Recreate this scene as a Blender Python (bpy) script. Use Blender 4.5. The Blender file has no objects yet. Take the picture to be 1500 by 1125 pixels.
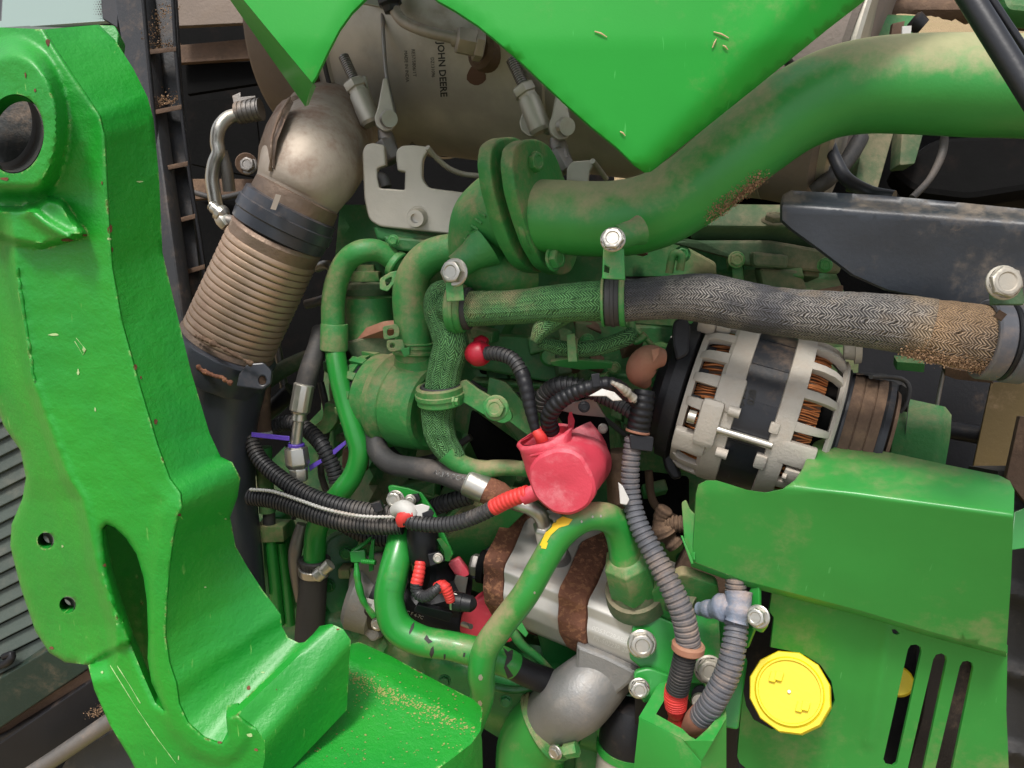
import bpy, bmesh, math, random
from mathutils import Vector, Matrix, noise as mnoise
from mathutils.geometry import delaunay_2d_cdt
from mathutils.bvhtree import BVHTree
rad = math.radians
random.seed(7)
scene = bpy.context.scene
COL = scene.collection

# ------------------------------------------------------------------ camera
PITCH = 27.0
CAMLOC = Vector((0, 0, 1.75))
cam = bpy.data.cameras.new('camera')
cam.lens = 28.0; cam.sensor_width = 36.0
cam.clip_start = 0.02; cam.clip_end = 600
camo = bpy.data.objects.new('camera', cam)
camo.location = CAMLOC
camo.rotation_euler = (rad(90 - PITCH), 0, 0)
COL.objects.link(camo)
scene.camera = camo
# ------------------------------------------------------------------ light
SUN_EL, SUN_AZ = 74.0, 215.0          # azimuth measured clockwise from +Y
world = bpy.data.worlds.new('World'); scene.world = world
world.use_nodes = True
wn = world.node_tree
bg = wn.nodes.get('Background') or wn.nodes.new('ShaderNodeBackground')
sky = wn.nodes.new('ShaderNodeTexSky'); sky.sky_type = 'NISHITA'; sky.sun_disc = False
sky.sun_elevation = rad(SUN_EL); sky.sun_rotation = rad(SUN_AZ)
sky.air_density = 1.0; sky.dust_density = 4.0; sky.ozone_density = 0.6
hsv = wn.nodes.new('ShaderNodeHueSaturation'); hsv.inputs['Saturation'].default_value = 0.35   # thin overcast
wn.links.new(sky.outputs[0], hsv.inputs['Color'])
wn.links.new(hsv.outputs[0], bg.inputs[0])
bg.inputs[1].default_value = 0.15
sun = bpy.data.lights.new('sun', 'SUN'); sun.energy = 2.0; sun.angle = rad(12); sun.color = (1, .965, .92)
suno = bpy.data.objects.new('sun', sun); COL.objects.link(suno)
_d = Vector((math.sin(rad(SUN_AZ)) * math.cos(rad(SUN_EL)), math.cos(rad(SUN_AZ)) * math.cos(rad(SUN_EL)), math.sin(rad(SUN_EL))))
suno.rotation_euler = _d.to_track_quat('Z', 'Y').to_euler()
scene.view_settings.view_transform = 'Standard'
scene.view_settings.look = 'None'
scene.view_settings.exposure = 0.5
scene.view_settings.gamma = 1

# ------------------------------------------------------------------ coordinates
F = 1500 * 28.0 / 36.0
cp, sp = math.cos(rad(PITCH)), math.sin(rad(PITCH))
RC = Matrix(((1, 0, 0), (0, sp, -cp), (0, cp, sp)))      # view frame (right, up, toward viewer) -> world
def CV(x, y, z): return RC @ Vector((x, y, z))
def D(px, py): return 0.85 - 0.15 * (px - 750) / 750 + 0.08 * (py - 562) / 562
def P(px, py, off=0.0):
    d = D(px, py) - off
    return CAMLOC + RC @ Vector(((px - 750) / F * d, -(py - 562.5) / F * d, -d))
def PD(px, py, d):
    return CAMLOC + RC @ Vector(((px - 750) / F * d, -(py - 562.5) / F * d, -d))
def S(px, py, off=0.0): return (D(px, py) - off) / F       # metres per pixel there
def ray(px, py): return (RC @ Vector(((px - 750) / F, -(py - 562.5) / F, -1))).normalized()

# ------------------------------------------------------------------ node helpers
class NT:
    def __init__(s, name):
        s.m = bpy.data.materials.new(name); s.m.use_nodes = True
        s.t = s.m.node_tree
        s.b = s.t.nodes.get('Principled BSDF')
    def n(s, kind, **kw):
        nd = s.t.nodes.new('ShaderNode' + kind)
        for k, v in kw.items():
            setattr(nd, k, v)
        return nd
    def link(s, a, b): s.t.links.new(a, b)
    def put(s, sock, v):
        if hasattr(v, 'links') or isinstance(v, bpy.types.NodeSocket): s.link(v, sock)
        elif isinstance(v, (tuple, list)) and len(v) == 3 and sock.type == 'RGBA': sock.default_value = (*v, 1)
        else: sock.default_value = v
    def math(s, op, a, b=0.0, c=0.0, clamp=False):
        nd = s.n('Math', operation=op, use_clamp=clamp)
        s.put(nd.inputs[0], a); s.put(nd.inputs[1], b); s.put(nd.inputs[2], c)
        return nd.outputs[0]
    def mix(s, f, a, b, mode='MIX'):
        nd = s.n('Mix', data_type='RGBA', blend_type=mode)
        s.put(nd.inputs[0], f); s.put(nd.inputs[6], a); s.put(nd.inputs[7], b)
        return nd.outputs[2]
    def mixf(s, f, a, b):
        nd = s.n('Mix', data_type='FLOAT')
        s.put(nd.inputs[0], f); s.put(nd.inputs[2], a); s.put(nd.inputs[3], b)
        return nd.outputs[0]
    def step(s, v, lo, hi):
        nd = s.n('MapRange', interpolation_type='SMOOTHSTEP')
        s.put(nd.inputs[0], v); s.put(nd.inputs[1], lo); s.put(nd.inputs[2], hi)
        return nd.outputs[0]
    def noise(s, vec, scale, detail=4, rough=.55, off=0.0, dist=0.0):
        nd = s.n('TexNoise'); nd.inputs['Scale'].default_value = scale
        nd.inputs['Detail'].default_value = detail; nd.inputs['Roughness'].default_value = rough
        nd.inputs['Distortion'].default_value = dist
        if off:
            mp = s.n('VectorMath', operation='ADD'); s.link(vec, mp.inputs[0]); mp.inputs[1].default_value = (off, off * .7, -off)
            vec = mp.outputs[0]
        s.link(vec, nd.inputs['Vector']); return nd.outputs[0]

DUST = (0.36, 0.235, 0.145)
def mat(name, base, rough=.45, metal=0.0, dust=0.0, dustcol=DUST, up=.5, bump=.15, bscale=220, var=.12, coat=0.0,
        spot=None, spotamt=0.0, spotscale=30, edge=None, rvar=.12, dscale=14, scratch=0.0, spec=.5, dmax=1.0):
    """base colour with mottling, dust settled by noise and by how far the surface faces up, spots, scratches, worn edges"""
    q = NT(name)
    tc = q.n('TexCoord').outputs['Object']
    n1 = q.noise(tc, 9, 5, .6, 3.1)
    n2 = q.noise(tc, bscale, 3, .6)
    col = q.mix(q.math('MULTIPLY', q.step(n1, .3, .7), 1.0), tuple(c * (1 - var) for c in base), tuple(min(1, c * (1 + var)) for c in base))
    rg = q.math('ADD', rough - rvar / 2, q.math('MULTIPLY', q.noise(tc, 26, 5, .65, 7), rvar), clamp=True)
    met = metal
    hgt = n2
    if spot is not None:
        sn = q.noise(tc, spotscale, 8, .7, 11.0, .4)
        sm = q.step(sn, .72 - spotamt * .5, .76 - spotamt * .5 + .04)
        col = q.mix(sm, col, spot); rg = q.mixf(sm, rg, .85)
        if metal: met = q.mixf(sm, metal, .1)
    if scratch > 0:
        mp = q.n('Mapping'); q.link(tc, mp.inputs[0]); mp.inputs['Rotation'].default_value = (.4, .9, .5); mp.inputs['Scale'].default_value = (260, 14, 30)
        sc = q.n('TexNoise'); sc.inputs['Scale'].default_value = 1; sc.inputs['Detail'].default_value = 2
        q.link(mp.outputs[0], sc.inputs['Vector'])
        gate = q.step(q.noise(tc, 12, 3, .6, 5), .5, .62)
        sm = q.math('MULTIPLY', q.math('MULTIPLY', q.step(sc.outputs[0], .70, .74), gate), scratch)
        col = q.mix(sm, col, tuple(min(1, c * 1.6 + .1) for c in base))
    if edge is not None:
        bv = q.n('Bevel', samples=4); bv.inputs['Radius'].default_value = .0025
        geo = q.n('NewGeometry')
        dt = q.n('VectorMath', operation='DOT_PRODUCT'); q.link(bv.outputs[0], dt.inputs[0]); q.link(geo.outputs['Normal'], dt.inputs[1])
        e = q.math('SUBTRACT', 1.0, dt.outputs['Value'])
        em = q.math('MULTIPLY', q.step(e, .03, .12), q.step(q.noise(tc, 45, 5, .7, 9), .55, .62))
        col = q.mix(em, col, edge); rg = q.mixf(em, rg, .8)
    if dust > 0:
        geo = q.n('NewGeometry'); sep = q.n('SeparateXYZ'); q.link(geo.outputs['Normal'], sep.inputs[0])
        dn = q.noise(tc, dscale, 8, .68, 1.7)
        dn2 = q.noise(tc, dscale * 9, 4, .7, 2.9)
        m = q.math('ADD', q.math('ADD', dn, q.math('MULTIPLY', dn2, .22)), q.math('MULTIPLY', sep.outputs[2], up * .25))
        dm = q.step(m, .98 - dust * .62, 1.22 - dust * .5)
        dm = q.math('MULTIPLY', dm, dmax)
        dc = q.mix(dn2, tuple(c * .75 for c in dustcol), tuple(min(1, c * 1.2) for c in dustcol))
        col = q.mix(dm, col, dc); rg = q.mixf(dm, rg, .92)
        if metal: met = q.mixf(dm, met, 0.0)
        hgt = q.math('ADD', n2, q.math('MULTIPLY', dm, .25))
    q.put(q.b.inputs['Base Color'], col); q.put(q.b.inputs['Roughness'], rg); q.put(q.b.inputs['Metallic'], met)
    q.b.inputs['Specular IOR Level'].default_value = spec
    if coat:
        q.b.inputs['Coat Weight'].default_value = coat; q.b.inputs['Coat Roughness'].default_value = .12
    if bump > 0:
        bp = q.n('Bump'); bp.inputs['Strength'].default_value = bump; bp.inputs['Distance'].default_value = .0015
        q.link(hgt, bp.inputs['Height']); q.link(bp.outputs[0], q.b.inputs['Normal'])
    return q.m

def cast_green():
    q = NT('cast_green_paint')
    tc = q.n('TexCoord').outputs['Object']
    base = (.010, .26, .024)
    n1 = q.noise(tc, 7, 4, .6, 3)
    col = q.mix(q.step(n1, .3, .7), (.005, .225, .020), (.012, .275, .018))
    lump = q.noise(tc, 42, 6, .62, 1)
    fine = q.noise(tc, 260, 3, .6, 2)
    streak = q.n('Mapping'); q.link(tc, streak.inputs[0]); streak.inputs['Rotation'].default_value = (0, .5, 0); streak.inputs['Scale'].default_value = (60, 60, 200)
    st = q.n('TexNoise'); st.inputs['Scale'].default_value = 1; st.inputs['Detail'].default_value = 3; st.inputs['Distortion'].default_value = .8
    q.link(streak.outputs[0], st.inputs['Vector'])
    h = q.math('ADD', q.math('MULTIPLY', lump, 1.0), q.math('ADD', q.math('MULTIPLY', fine, .34), q.math('MULTIPLY', st.outputs[0], .16)))
    # thin scratches
    mp = q.n('Mapping'); q.link(tc, mp.inputs[0]); mp.inputs['Rotation'].default_value = (.3, .7, 1.1); mp.inputs['Scale'].default_value = (300, 22, 40)
    sc = q.n('TexNoise'); sc.inputs['Scale'].default_value = 1; sc.inputs['Detail'].default_value = 2; q.link(mp.outputs[0], sc.inputs['Vector'])
    sm = q.math('MULTIPLY', q.step(sc.outputs[0], .70, .74), q.step(q.noise(tc, 14, 3, .6, 5), .5, .6))
    col = q.mix(q.math('MULTIPLY', sm, .6), col, (.25, .5, .12))
    # worn edges and rust chips
    bv = q.n('Bevel', samples=4); bv.inputs['Radius'].default_value = .003
    geo = q.n('NewGeometry')
    dt = q.n('VectorMath', operation='DOT_PRODUCT'); q.link(bv.outputs[0], dt.inputs[0]); q.link(geo.outputs['Normal'], dt.inputs[1])
    e = q.step(q.math('SUBTRACT', 1.0, dt.outputs['Value']), .015, .06)
    en = q.noise(tc, 70, 5, .7, 9)
    col = q.mix(q.math('MULTIPLY', e, q.step(en, .5, .62)), col, (.30, .52, .16))
    chip = q.math('MULTIPLY', e, q.step(en, .59, .62))
    chip2 = q.step(q.noise(tc, 38, 6, .75, 21), .745, .76)
    ch = q.math('MAXIMUM', chip, chip2)
    col = q.mix(ch, col, (.13, .045, .02))
    q.put(q.b.inputs['Base Color'], col)
    q.put(q.b.inputs['Roughness'], q.mixf(ch, q.math('ADD', .36, q.math('MULTIPLY', q.noise(tc, 30, 4, .6, 4), .16)), .9))
    q.b.inputs['Coat Weight'].default_value = .12; q.b.inputs['Coat Roughness'].default_value = .28
    bp = q.n('Bump'); bp.inputs['Strength'].default_value = .42; bp.inputs['Distance'].default_value = .0032
    q.link(h, bp.inputs['Height']); q.link(bp.outputs[0], q.b.inputs['Normal'])
    return q.m

def braid(name, thread, gap, dusty, dustamt, scale=.0044, dark=None, ramp=None):
    """chevron rows of plaited thread, laid out by the tube's own UV in metres"""
    q = NT(name)
    uv = q.n('UVMap').outputs[0]; tc = q.n('TexCoord').outputs['Object']
    sep = q.n('SeparateXYZ'); q.link(uv, sep.inputs[0])
    u, v = sep.outputs[0], sep.outputs[1]
    wob = q.math('MULTIPLY', q.math('SUBTRACT', q.noise(tc, 75, 4, .65), .5), .008)
    u = q.math('ADD', u, wob)
    row = .00441
    vt = q.math('PINGPONG', q.math('ADD', v, q.math('MULTIPLY', wob, .6)), row)            # 0..row chevron arms
    ph = q.math('DIVIDE', q.math('ADD', u, q.math('MULTIPLY', vt, 1.1)), scale * .62)
    s1 = q.math('SINE', q.math('MULTIPLY', ph, 6.2832))
    arm = q.math('DIVIDE', vt, row)
    cen = q.math('MULTIPLY', q.math('SINE', q.math('MULTIPLY', arm, 3.1416)), 1.0)       # bulge along each arm
    h = q.math('MULTIPLY', q.math('ADD', q.math('MULTIPLY', s1, .5), .5), q.math('ADD', .35, q.math('MULTIPLY', cen, .65)))
    tm = q.math('MULTIPLY', q.step(h, .12, .6), q.math('ADD', .55, q.math('MULTIPLY', q.step(q.noise(tc, 90, 4, .7, 23), .35, .6), .45)))
    col = q.mix(q.noise(tc, 130, 4, .6, 8), tuple(c * .6 for c in thread), tuple(min(1, c * 1.25) for c in thread))
    if dark is not None:
        col = q.mix(q.step(q.noise(tc, 16, 4, .6, 31), .45, .6), col, dark)
    dn = q.noise(tc, 13, 6, .65, 17)
    geo = q.n('NewGeometry'); sp_ = q.n('SeparateXYZ'); q.link(geo.outputs['Normal'], sp_.inputs[0])
    dm = q.step(q.math('ADD', dn, q.math('MULTIPLY', sp_.outputs[2], .1)), .8 - dustamt * .55, .98 - dustamt * .5)
    if ramp:
        rm = q.step(q.math('ADD', sep.outputs[0], q.math('MULTIPLY', q.math('SUBTRACT', q.noise(tc, 40, 5, .65, 3), .5), .09)), ramp[0], ramp[1])
        dm = q.math('MAXIMUM', dm, rm)
    col = q.mix(dm, col, dusty)
    gp = q.mix(q.math('MULTIPLY', dm, .35), gap, dusty)
    col = q.mix(tm, gp, col)
    q.put(q.b.inputs['Base Color'], col); q.b.inputs['Roughness'].default_value = .7
    bp = q.n('Bump'); bp.inputs['Strength'].default_value = 1.0; bp.inputs['Distance'].default_value = .0013
    q.link(h, bp.inputs['Height']); q.link(bp.outputs[0], q.b.inputs['Normal'])
    return q.m

G = (.020, .24, .034)
M = {}
M['cast'] = cast_green()
M['green'] = mat('green_paint', G, .33, dust=0.45, bump=.05, bscale=500, coat=.2, var=.06, scratch=.35, dmax=.8)
M['hood'] = mat('hood_green_paint', (.012, .275, .024), .40, spec=.3, dust=0.45, bump=.04, bscale=500, coat=.05, var=.04, scratch=.35, dmax=.35, spot=(.32, .42, .2), spotamt=.02, spotscale=110)
M['shield'] = mat('shield_green_paint', (.032, .25, .042), .38, spec=.35, dust=0.56, bump=.05, bscale=500, coat=.15, var=.06, dmax=.55, dscale=9, scratch=.3)
M['pipe'] = mat('pipe_green_paint', (.032, .26, .045), .42, dust=0.38, up=1.5, dmax=.7, dustcol=(.42, .31, .20), bump=.12, bscale=380, var=.1, dscale=8)
M['dgreen'] = mat('dusty_green_paint', (.030, .215, .046), .5, dust=0.69, dmax=.75, bump=.35, bscale=260, var=.15, dscale=17)
M['egreen'] = mat('engine_green_paint', (.024, .150, .036), .55, dust=0.67, dustcol=(.27, .21, .12), dmax=.7, bump=.4, bscale=200, var=.2, dscale=14)
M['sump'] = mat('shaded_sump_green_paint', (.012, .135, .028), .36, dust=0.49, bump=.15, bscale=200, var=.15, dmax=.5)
M['olive'] = mat('olive_dusty_paint', (.045, .095, .04), .75, dust=0.67, dustcol=(.26, .2, .13), bump=.5, bscale=170, var=.2, dscale=11, dmax=.8)
M['black'] = mat('black_plastic', (.010, .010, .012), .45, dust=0.40, bump=.15, bscale=300, var=.2, dmax=.25, spec=.35)
M['blackp'] = mat('black_paint', (.012, .013, .017), .38, dust=0.41, bump=.1, bscale=260, spot=(.25, .16, .09), spotamt=.04, spotscale=50, dmax=.5, scratch=.5)
M['conduit'] = mat('black_corrugated_plastic', (.024, .024, .026), .5, dust=0.51, up=.6, bump=.1, bscale=300, dmax=.42, var=.25, dustcol=(.28, .23, .19))
M['conduitd'] = mat('dusty_grey_conduit_plastic', (.085, .088, .1), .52, dust=0.62, up=.4, bump=.15, bscale=300, dmax=.6, var=.25, dustcol=(.42, .29, .2))
M['rubber'] = mat('worn_rubber', (.035, .034, .034), .62, dust=0.56, bump=.25, bscale=260, dmax=.45, dustcol=(.2, .16, .13))
M['steel'] = mat('zinc_steel', (.50, .48, .43), .36, .9, dust=0.49, bump=.12, bscale=300, dmax=.6, dustcol=(.40, .31, .22))
M['steeld'] = mat('dull_steel', (.22, .205, .19), .5, .8, dust=0.56, bump=.3, bscale=200, dmax=.7)
M['bracket'] = mat('plated_bracket_steel', (.43, .40, .34), .5, .55, dust=0.53, bump=.15, bscale=260, dmax=.6, dustcol=(.42, .35, .27))
M['alu'] = mat('extruded_aluminium', (.46, .445, .41), .55, .35, dust=0.53, bump=.1, bscale=300, dmax=.7, dustcol=(.5, .36, .25), scratch=.5)
M['cast_alu'] = mat('cast_aluminium', (.23, .228, .222), .5, .55, dust=0.51, bump=.35, bscale=420, dmax=.5, dustcol=(.4, .33, .26))
M['alt'] = mat('alternator_aluminium', (.44, .405, .35), .6, .25, dust=0.60, bump=.35, bscale=380, dmax=.6, dustcol=(.42, .33, .25))
M['rust'] = mat('rusted_iron', (.14, .055, .03), .85, 0.0, bump=1.0, bscale=240, var=.4, spot=(.27, .12, .06), spotamt=.42, spotscale=160)
M['dpf'] = mat('filter_canister_steel', (.42, .385, .33), .5, .45, dust=0.53, bump=.1, bscale=200, dustcol=(.17, .12, .08), dmax=.75, dscale=7, var=.2, spot=(.12, .06, .03), spotamt=.06, spotscale=12)
M['exh'] = mat('heat_tinted_steel', (.40, .34, .28), .6, .5, dust=0.60, bump=.2, bscale=240, dustcol=(.20, .10, .06), dmax=.85, dscale=18, var=.25)
M['burnt'] = mat('scorched_steel', (.22, .16, .12), .5, .6, dust=0.60, bump=.5, bscale=160, dustcol=(.13, .065, .04), dmax=.8, dscale=22, var=.3)
M['post'] = mat('dusty_black_plastic', (.022, .023, .026), .5, dust=0.56, bump=.2, bscale=220, dmax=.35, dustcol=(.26, .17, .11), dscale=22, spot=(.30, .19, .11), spotamt=.05, spotscale=60)
M['bellow'] = mat('bellows_steel', (.40, .29, .21), .42, .6, dust=0.56, bump=.12, bscale=260, dustcol=(.17, .10, .07), dmax=.8, dscale=16, var=.2)
M['copper'] = mat('copper_wire', (.50, .18, .06), .35, .7, bump=.1, bscale=500, var=.25, dust=0.39, dmax=.5)
M['red'] = mat('red_rubber', (.56, .045, .075), .55, dust=0.56, dustcol=(.68, .28, .30), dmax=.7, bump=.25, bscale=300, var=.12, dscale=16, up=.5)
M['redball'] = mat('red_cap_rubber', (.38, .008, .025), .42, dust=0.44, dustcol=(.5, .25, .22), dmax=.4, bump=.1)
M['redtape'] = mat('red_corrugated_sleeve', (.60, .04, .035), .5, dust=0.41, dmax=.4, bump=.1)
M['yellow'] = mat('yellow_plastic', (.74, .56, .006), .42, dust=0.40, dmax=.35, bump=.06, var=.04)
M['ypaint'] = mat('yellow_paint_mark', (.80, .50, .02), .6, bump=.3)
M['brown'] = mat('brown_dirt_caked_metal', (.10, .06, .038), .85, dust=0.56, dustcol=(.24, .15, .09), bump=.8, bscale=150, var=.3)
M['tandust'] = mat('tan_dust_caked_cap', (.30, .13, .08), .8, dust=0.60, bump=.3, bscale=300, dmax=.6)
M['purple'] = mat('purple_cable_tie_plastic', (.10, .05, .38), .4, bump=.1, dust=0.41, dmax=.4)
M['white'] = mat('white_tape', (.50, .49, .46), .6, dust=0.49, dmax=.6, bump=.2)
M['ink'] = mat('dark_print', (.03, .028, .025), .7, bump=0)
M['inkw'] = mat('pale_print', (.55, .54, .5), .6, bump=0)
M['tyre'] = mat('tyre_rubber', (.028, .027, .027), .7, dust=0.52, bump=.4, bscale=160, dmax=.4, dustcol=(.2, .17, .14))
M['slat'] = mat('grey_green_slat', (.050, .068, .056), .6, dust=0.58, dustcol=(.17, .16, .13), bump=.25, bscale=160, dmax=.5)
M['clampg'] = mat('blue_black_clamp_paint', (.040, .044, .055), .33, dust=.45, bump=.1, dmax=.3)
M['drumend'] = mat('brown_tinted_drum_steel', (.15, .115, .09), .6, .3, dust=.6, bump=.25, dustcol=(.22, .17, .13), dscale=9, dmax=.8)
M['ochre'] = mat('ochre_strip_paint', (.12, .08, .025), .7, dust=0.49, bump=.2)
M['pinkdust'] = mat('dust_filmed_steel', (.23, .185, .165), .85, .0, dust=0.49, bump=.4, bscale=260, spot=(.10, .07, .05), spotamt=.1, spotscale=120)
M['dark'] = mat('dark_grimy_metal_and_shade', (.004, .004, .004), .8, dust=0.44, bump=.4, bscale=120, dmax=.2, dustcol=(.07, .04, .03), spec=.08)  # grimy metal; its near-black base also stands in for shade in recesses
M['braidg'] = braid('green_overpainted_braid', (.15, .40, .13), (.014, .075, .018), (.42, .32, .18), .40)
M['braidk'] = braid('grey_braided_sleeve', (.32, .295, .265), (.03, .029, .03), (.43, .31, .19), .36, dark=(.10, .10, .115), ramp=(.225, .285))
M['braidt'] = braid('dust_caked_braided_sleeve', (.50, .36, .24), (.07, .05, .035), (.44, .28, .15), .8)

# ------------------------------------------------------------------ objects
def origin_of(o):
    while o.parent: o = o.parent
    return o.location.copy()
def thing(name, label, cat, at, group=None):
    o = bpy.data.objects.new(name, None); COL.objects.link(o)
    o.empty_display_size = .02
    o.location = at if isinstance(at, Vector) else P(*at)
    o['label'] = label; o['category'] = cat
    if group: o['group'] = group
    return o
def build(name, verts, faces, m, parent=None, label=None, sharp=32, smooth=True, uv=None, bevel=0.0, bseg=2):
    me = bpy.data.meshes.new(name)
    org = origin_of(parent) if parent else Vector((0, 0, 0))
    if parent is None:
        org = sum((Vector(v) for v in verts), Vector()) / max(1, len(verts))
    me.from_pydata([Vector(v) - org for v in verts], [], faces)
    me.validate()
    if uv is not None:
        lay = me.uv_layers.new(name='UVMap')
        for p in me.polygons:
            us = [uv[me.loops[i].vertex_index] for i in p.loop_indices]
            mx = max(a[1] for a in us); mn = min(a[1] for a in us)
            for i, a in zip(p.loop_indices, us):
                vv = a[1]
                if mx - mn > a[2] * .5 and vv < a[2] * .25: vv += a[2]
                lay.data[i].uv = (a[0], vv)
    if uv is None:
        bm = bmesh.new(); bm.from_mesh(me)
        bmesh.ops.recalc_face_normals(bm, faces=bm.faces)
        if bevel > 0:
            es = [e for e in bm.edges if len(e.link_faces) == 2 and e.calc_face_angle(0) > rad(28)]
            if es: bmesh.ops.bevel(bm, geom=es, offset=bevel, segments=bseg, profile=.6, affect='EDGES', clamp_overlap=True)
        bm.to_mesh(me); bm.free()
    me.polygons.foreach_set('use_smooth', [smooth] * len(me.polygons))
    if smooth:
        try: me.set_sharp_from_angle(angle=rad(sharp))
        except Exception: pass
    me.materials.append(m if not isinstance(m, str) else M[m])
    o = bpy.data.objects.new(name, me); COL.objects.link(o)
    if parent: o.parent = parent
    else: o.location = org
    if label: o['label'] = label
    return o
def tag(o, label, cat, group=None, kind=None):
    if label: o['label'] = label
    if cat: o['category'] = cat
    if group: o['group'] = group
    if kind: o['kind'] = kind
    return o

def catmull(pts, n=8):
    out = []
    L = len(pts)
    for i in range(L - 1):
        p0 = pts[max(0, i - 1)]; p1 = pts[i]; p2 = pts[i + 1]; p3 = pts[min(L - 1, i + 2)]
        for k in range(n):
            t = k / n
            out.append(tuple(.5 * ((2 * b) + (-a + c) * t + (2 * a - 5 * b + 4 * c - d) * t * t + (-a + 3 * b - 3 * c + d) * t ** 3)
                             for a, b, c, d in zip(p0, p1, p2, p3)))
    out.append(tuple(pts[-1]))
    return out
def resample(path, step):
    """path: list of (x,y,z,r) ; even spacing"""
    out = [path[0]]; acc = 0.0
    for a, b in zip(path, path[1:]):
        va, vb = Vector(a[:3]), Vector(b[:3]); l = (vb - va).length
        if l < 1e-9: continue
        while acc + l >= step:
            t = (step - acc) / l
            a = tuple(x + (y - x) * t for x, y in zip(a, b)); va = Vector(a[:3]); l = (vb - va).length
            out.append(a); acc = 0.0
            if l < 1e-9: break
        acc += l
    out.append(path[-1])
    return out
def sweep(path, seg, ringr=None, cap=True):
    """path (x,y,z,r); ringr(i)->radius factor"""
    V = []; Fc = []; UVs = []
    n = len(path); cs = [Vector(p[:3]) for p in path]
    t0 = (cs[1] - cs[0]).normalized()
    ref = CV(0, 0, 1); nrm = (ref - t0 * ref.dot(t0))
    if nrm.length < 1e-4: nrm = CV(0, 1, 0)
    nrm.normalize(); s = 0.0
    circ = 2 * math.pi * sum(p[3] for p in path) / n
    circ = max(1, round(circ / .00882)) * .00882
    for i in range(n):
        t = (cs[min(n - 1, i + 1)] - cs[max(0, i - 1)])
        t = t.normalized() if t.length > 1e-9 else t0
        nrm = (nrm - t * nrm.dot(t)).normalized(); bn = t.cross(nrm)
        r = path[i][3] * (ringr(i) if ringr else 1.0)
        if i: s += (cs[i] - cs[i - 1]).length
        for k in range(seg):
            a = 2 * math.pi * k / seg
            V.append(cs[i] + (nrm * math.cos(a) + bn * math.sin(a)) * r)
            UVs.append((s, circ * k / seg, circ))
    for i in range(n - 1):
        for k in range(seg):
            a = i * seg + k; b = i * seg + (k + 1) % seg
            Fc.append((a, a + seg, b + seg, b))
    if cap:
        Fc.append(tuple(range(seg - 1, -1, -1)) if True else ()); Fc.append(tuple((n - 1) * seg + k for k in range(seg)))
    return V, Fc, UVs
def tube(name, pts, r, m, parent=None, label=None, seg=20, step=4, cap=True, uv=False, lump=0.0, corr=None, depth=.14, sub=8):
    """pts: (px,py,off[,r]) ; r radius in pixels there; corr = rib pitch in pixels"""
    full = [tuple(p) if len(p) == 4 else (*p, r) for p in pts]
    cr = catmull(full, sub)
    path = [(*P(a, b, c), d * S(a, b, c)) for a, b, c, d in cr]
    sm = S(*full[len(full) // 2][:3])
    rr = None
    if corr:
        pitch = corr * sm
        base = resample(path, pitch)
        path2 = []; fac = []
        for a, b in zip(base, base[1:]):
            for t, f in ((0, 1 - depth), (.22, 1 - depth), (.34, 1.0), (.84, 1.0), (.97, 1 - depth)):
                path2.append(tuple(x + (y - x) * t for x, y in zip(a, b))); fac.append(f)
        path = path2; rr = lambda i: fac[i]
    else:
        path = resample(path, step * sm)
        if lump:
            ph = random.random() * 50
            rr = lambda i: 1 + lump * (mnoise.noise(Vector((i * .13 + ph, ph, 0))) + .5 * mnoise.noise(Vector((i * .4 + ph, 3, ph))))
    V, Fc, UVs = sweep(path, seg, rr, cap)
    return build(name, V, Fc, m, parent, label, sharp=50, uv=UVs if uv else None)
def lathe(name, A, B, prof, m, parent=None, label=None, seg=36, hexa=False, sharp=30, bevel=0.0, phase=0.0, arc=None):
    """A,B: (px,py,off) ends of the axis, prof: [(t, r px)]"""
    a, b = P(*A), P(*B)
    ax = (b - a).normalized(); L = (b - a).length
    ref = CV(0, 0, 1); u = ref - ax * ref.dot(ax)
    if u.length < .05: u = CV(0, 1, 0) - ax * CV(0, 1, 0).dot(ax)
    u.normalize(); v = ax.cross(u)
    sa, sb = S(*A), S(*B)
    n = 6 if hexa else seg
    V = []; Fc = []
    for t, r in prof:
        s = sa + (sb - sa) * t
        for k in range(n):
            an = 2 * math.pi * k / n + phase
            V.append(a + ax * (L * t) + (u * math.cos(an) + v * math.sin(an)) * max(r * s, 1e-5))
    for i in range(len(prof) - 1):
        for k in range(n):
            p = i * n + k; q_ = i * n + (k + 1) % n
            Fc.append((p, p + n, q_ + n, q_))
    Fc.append(tuple(range(n))); Fc.append(tuple((len(prof) - 1) * n + k for k in range(n)))
    return build(name, V, Fc, m, parent, label, sharp=sharp, bevel=bevel)
def ring(name, c, axis, r, w, th, m, parent=None, label=None, seg=40, bead=0):
    """band round a tube: centre (px,py,off), axis vector in view frame, r outer px, w px width, th px thickness"""
    s = S(*c); C = P(*c); ax = CV(*axis).normalized()
    ref = CV(0, 0, 1); u = ref - ax * ref.dot(ax)
    if u.length < .05: u = CV(0, 1, 0) - ax * CV(0, 1, 0).dot(ax)
    u.normalize(); v = ax.cross(u)
    e = min(th * .35, w * .2)
    prof = [(-w / 2, r - th), (-w / 2, r - e), (-w / 2 + e, r)]
    if bead: prof += [(-w * .14, r), (-w * .1, r + bead), (w * .1, r + bead), (w * .14, r)]
    prof += [(w / 2 - e, r), (w / 2, r - e), (w / 2, r - th)]
    V = []; Fc = []; n = len(prof)
    for k in range(seg):
        an = 2 * math.pi * k / seg
        for x, rr in prof: V.append(C + ax * (x * s) + (u * math.cos(an) + v * math.sin(an)) * (rr * s))
    for k in range(seg):
        for i in range(n):
            a = k * n + i; b = k * n + (i + 1) % n; c2 = ((k + 1) % seg) * n
            Fc.append((a, b, c2 + (i + 1) % n, c2 + i))
    return build(name, V, Fc, m, parent, label, sharp=40)
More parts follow.
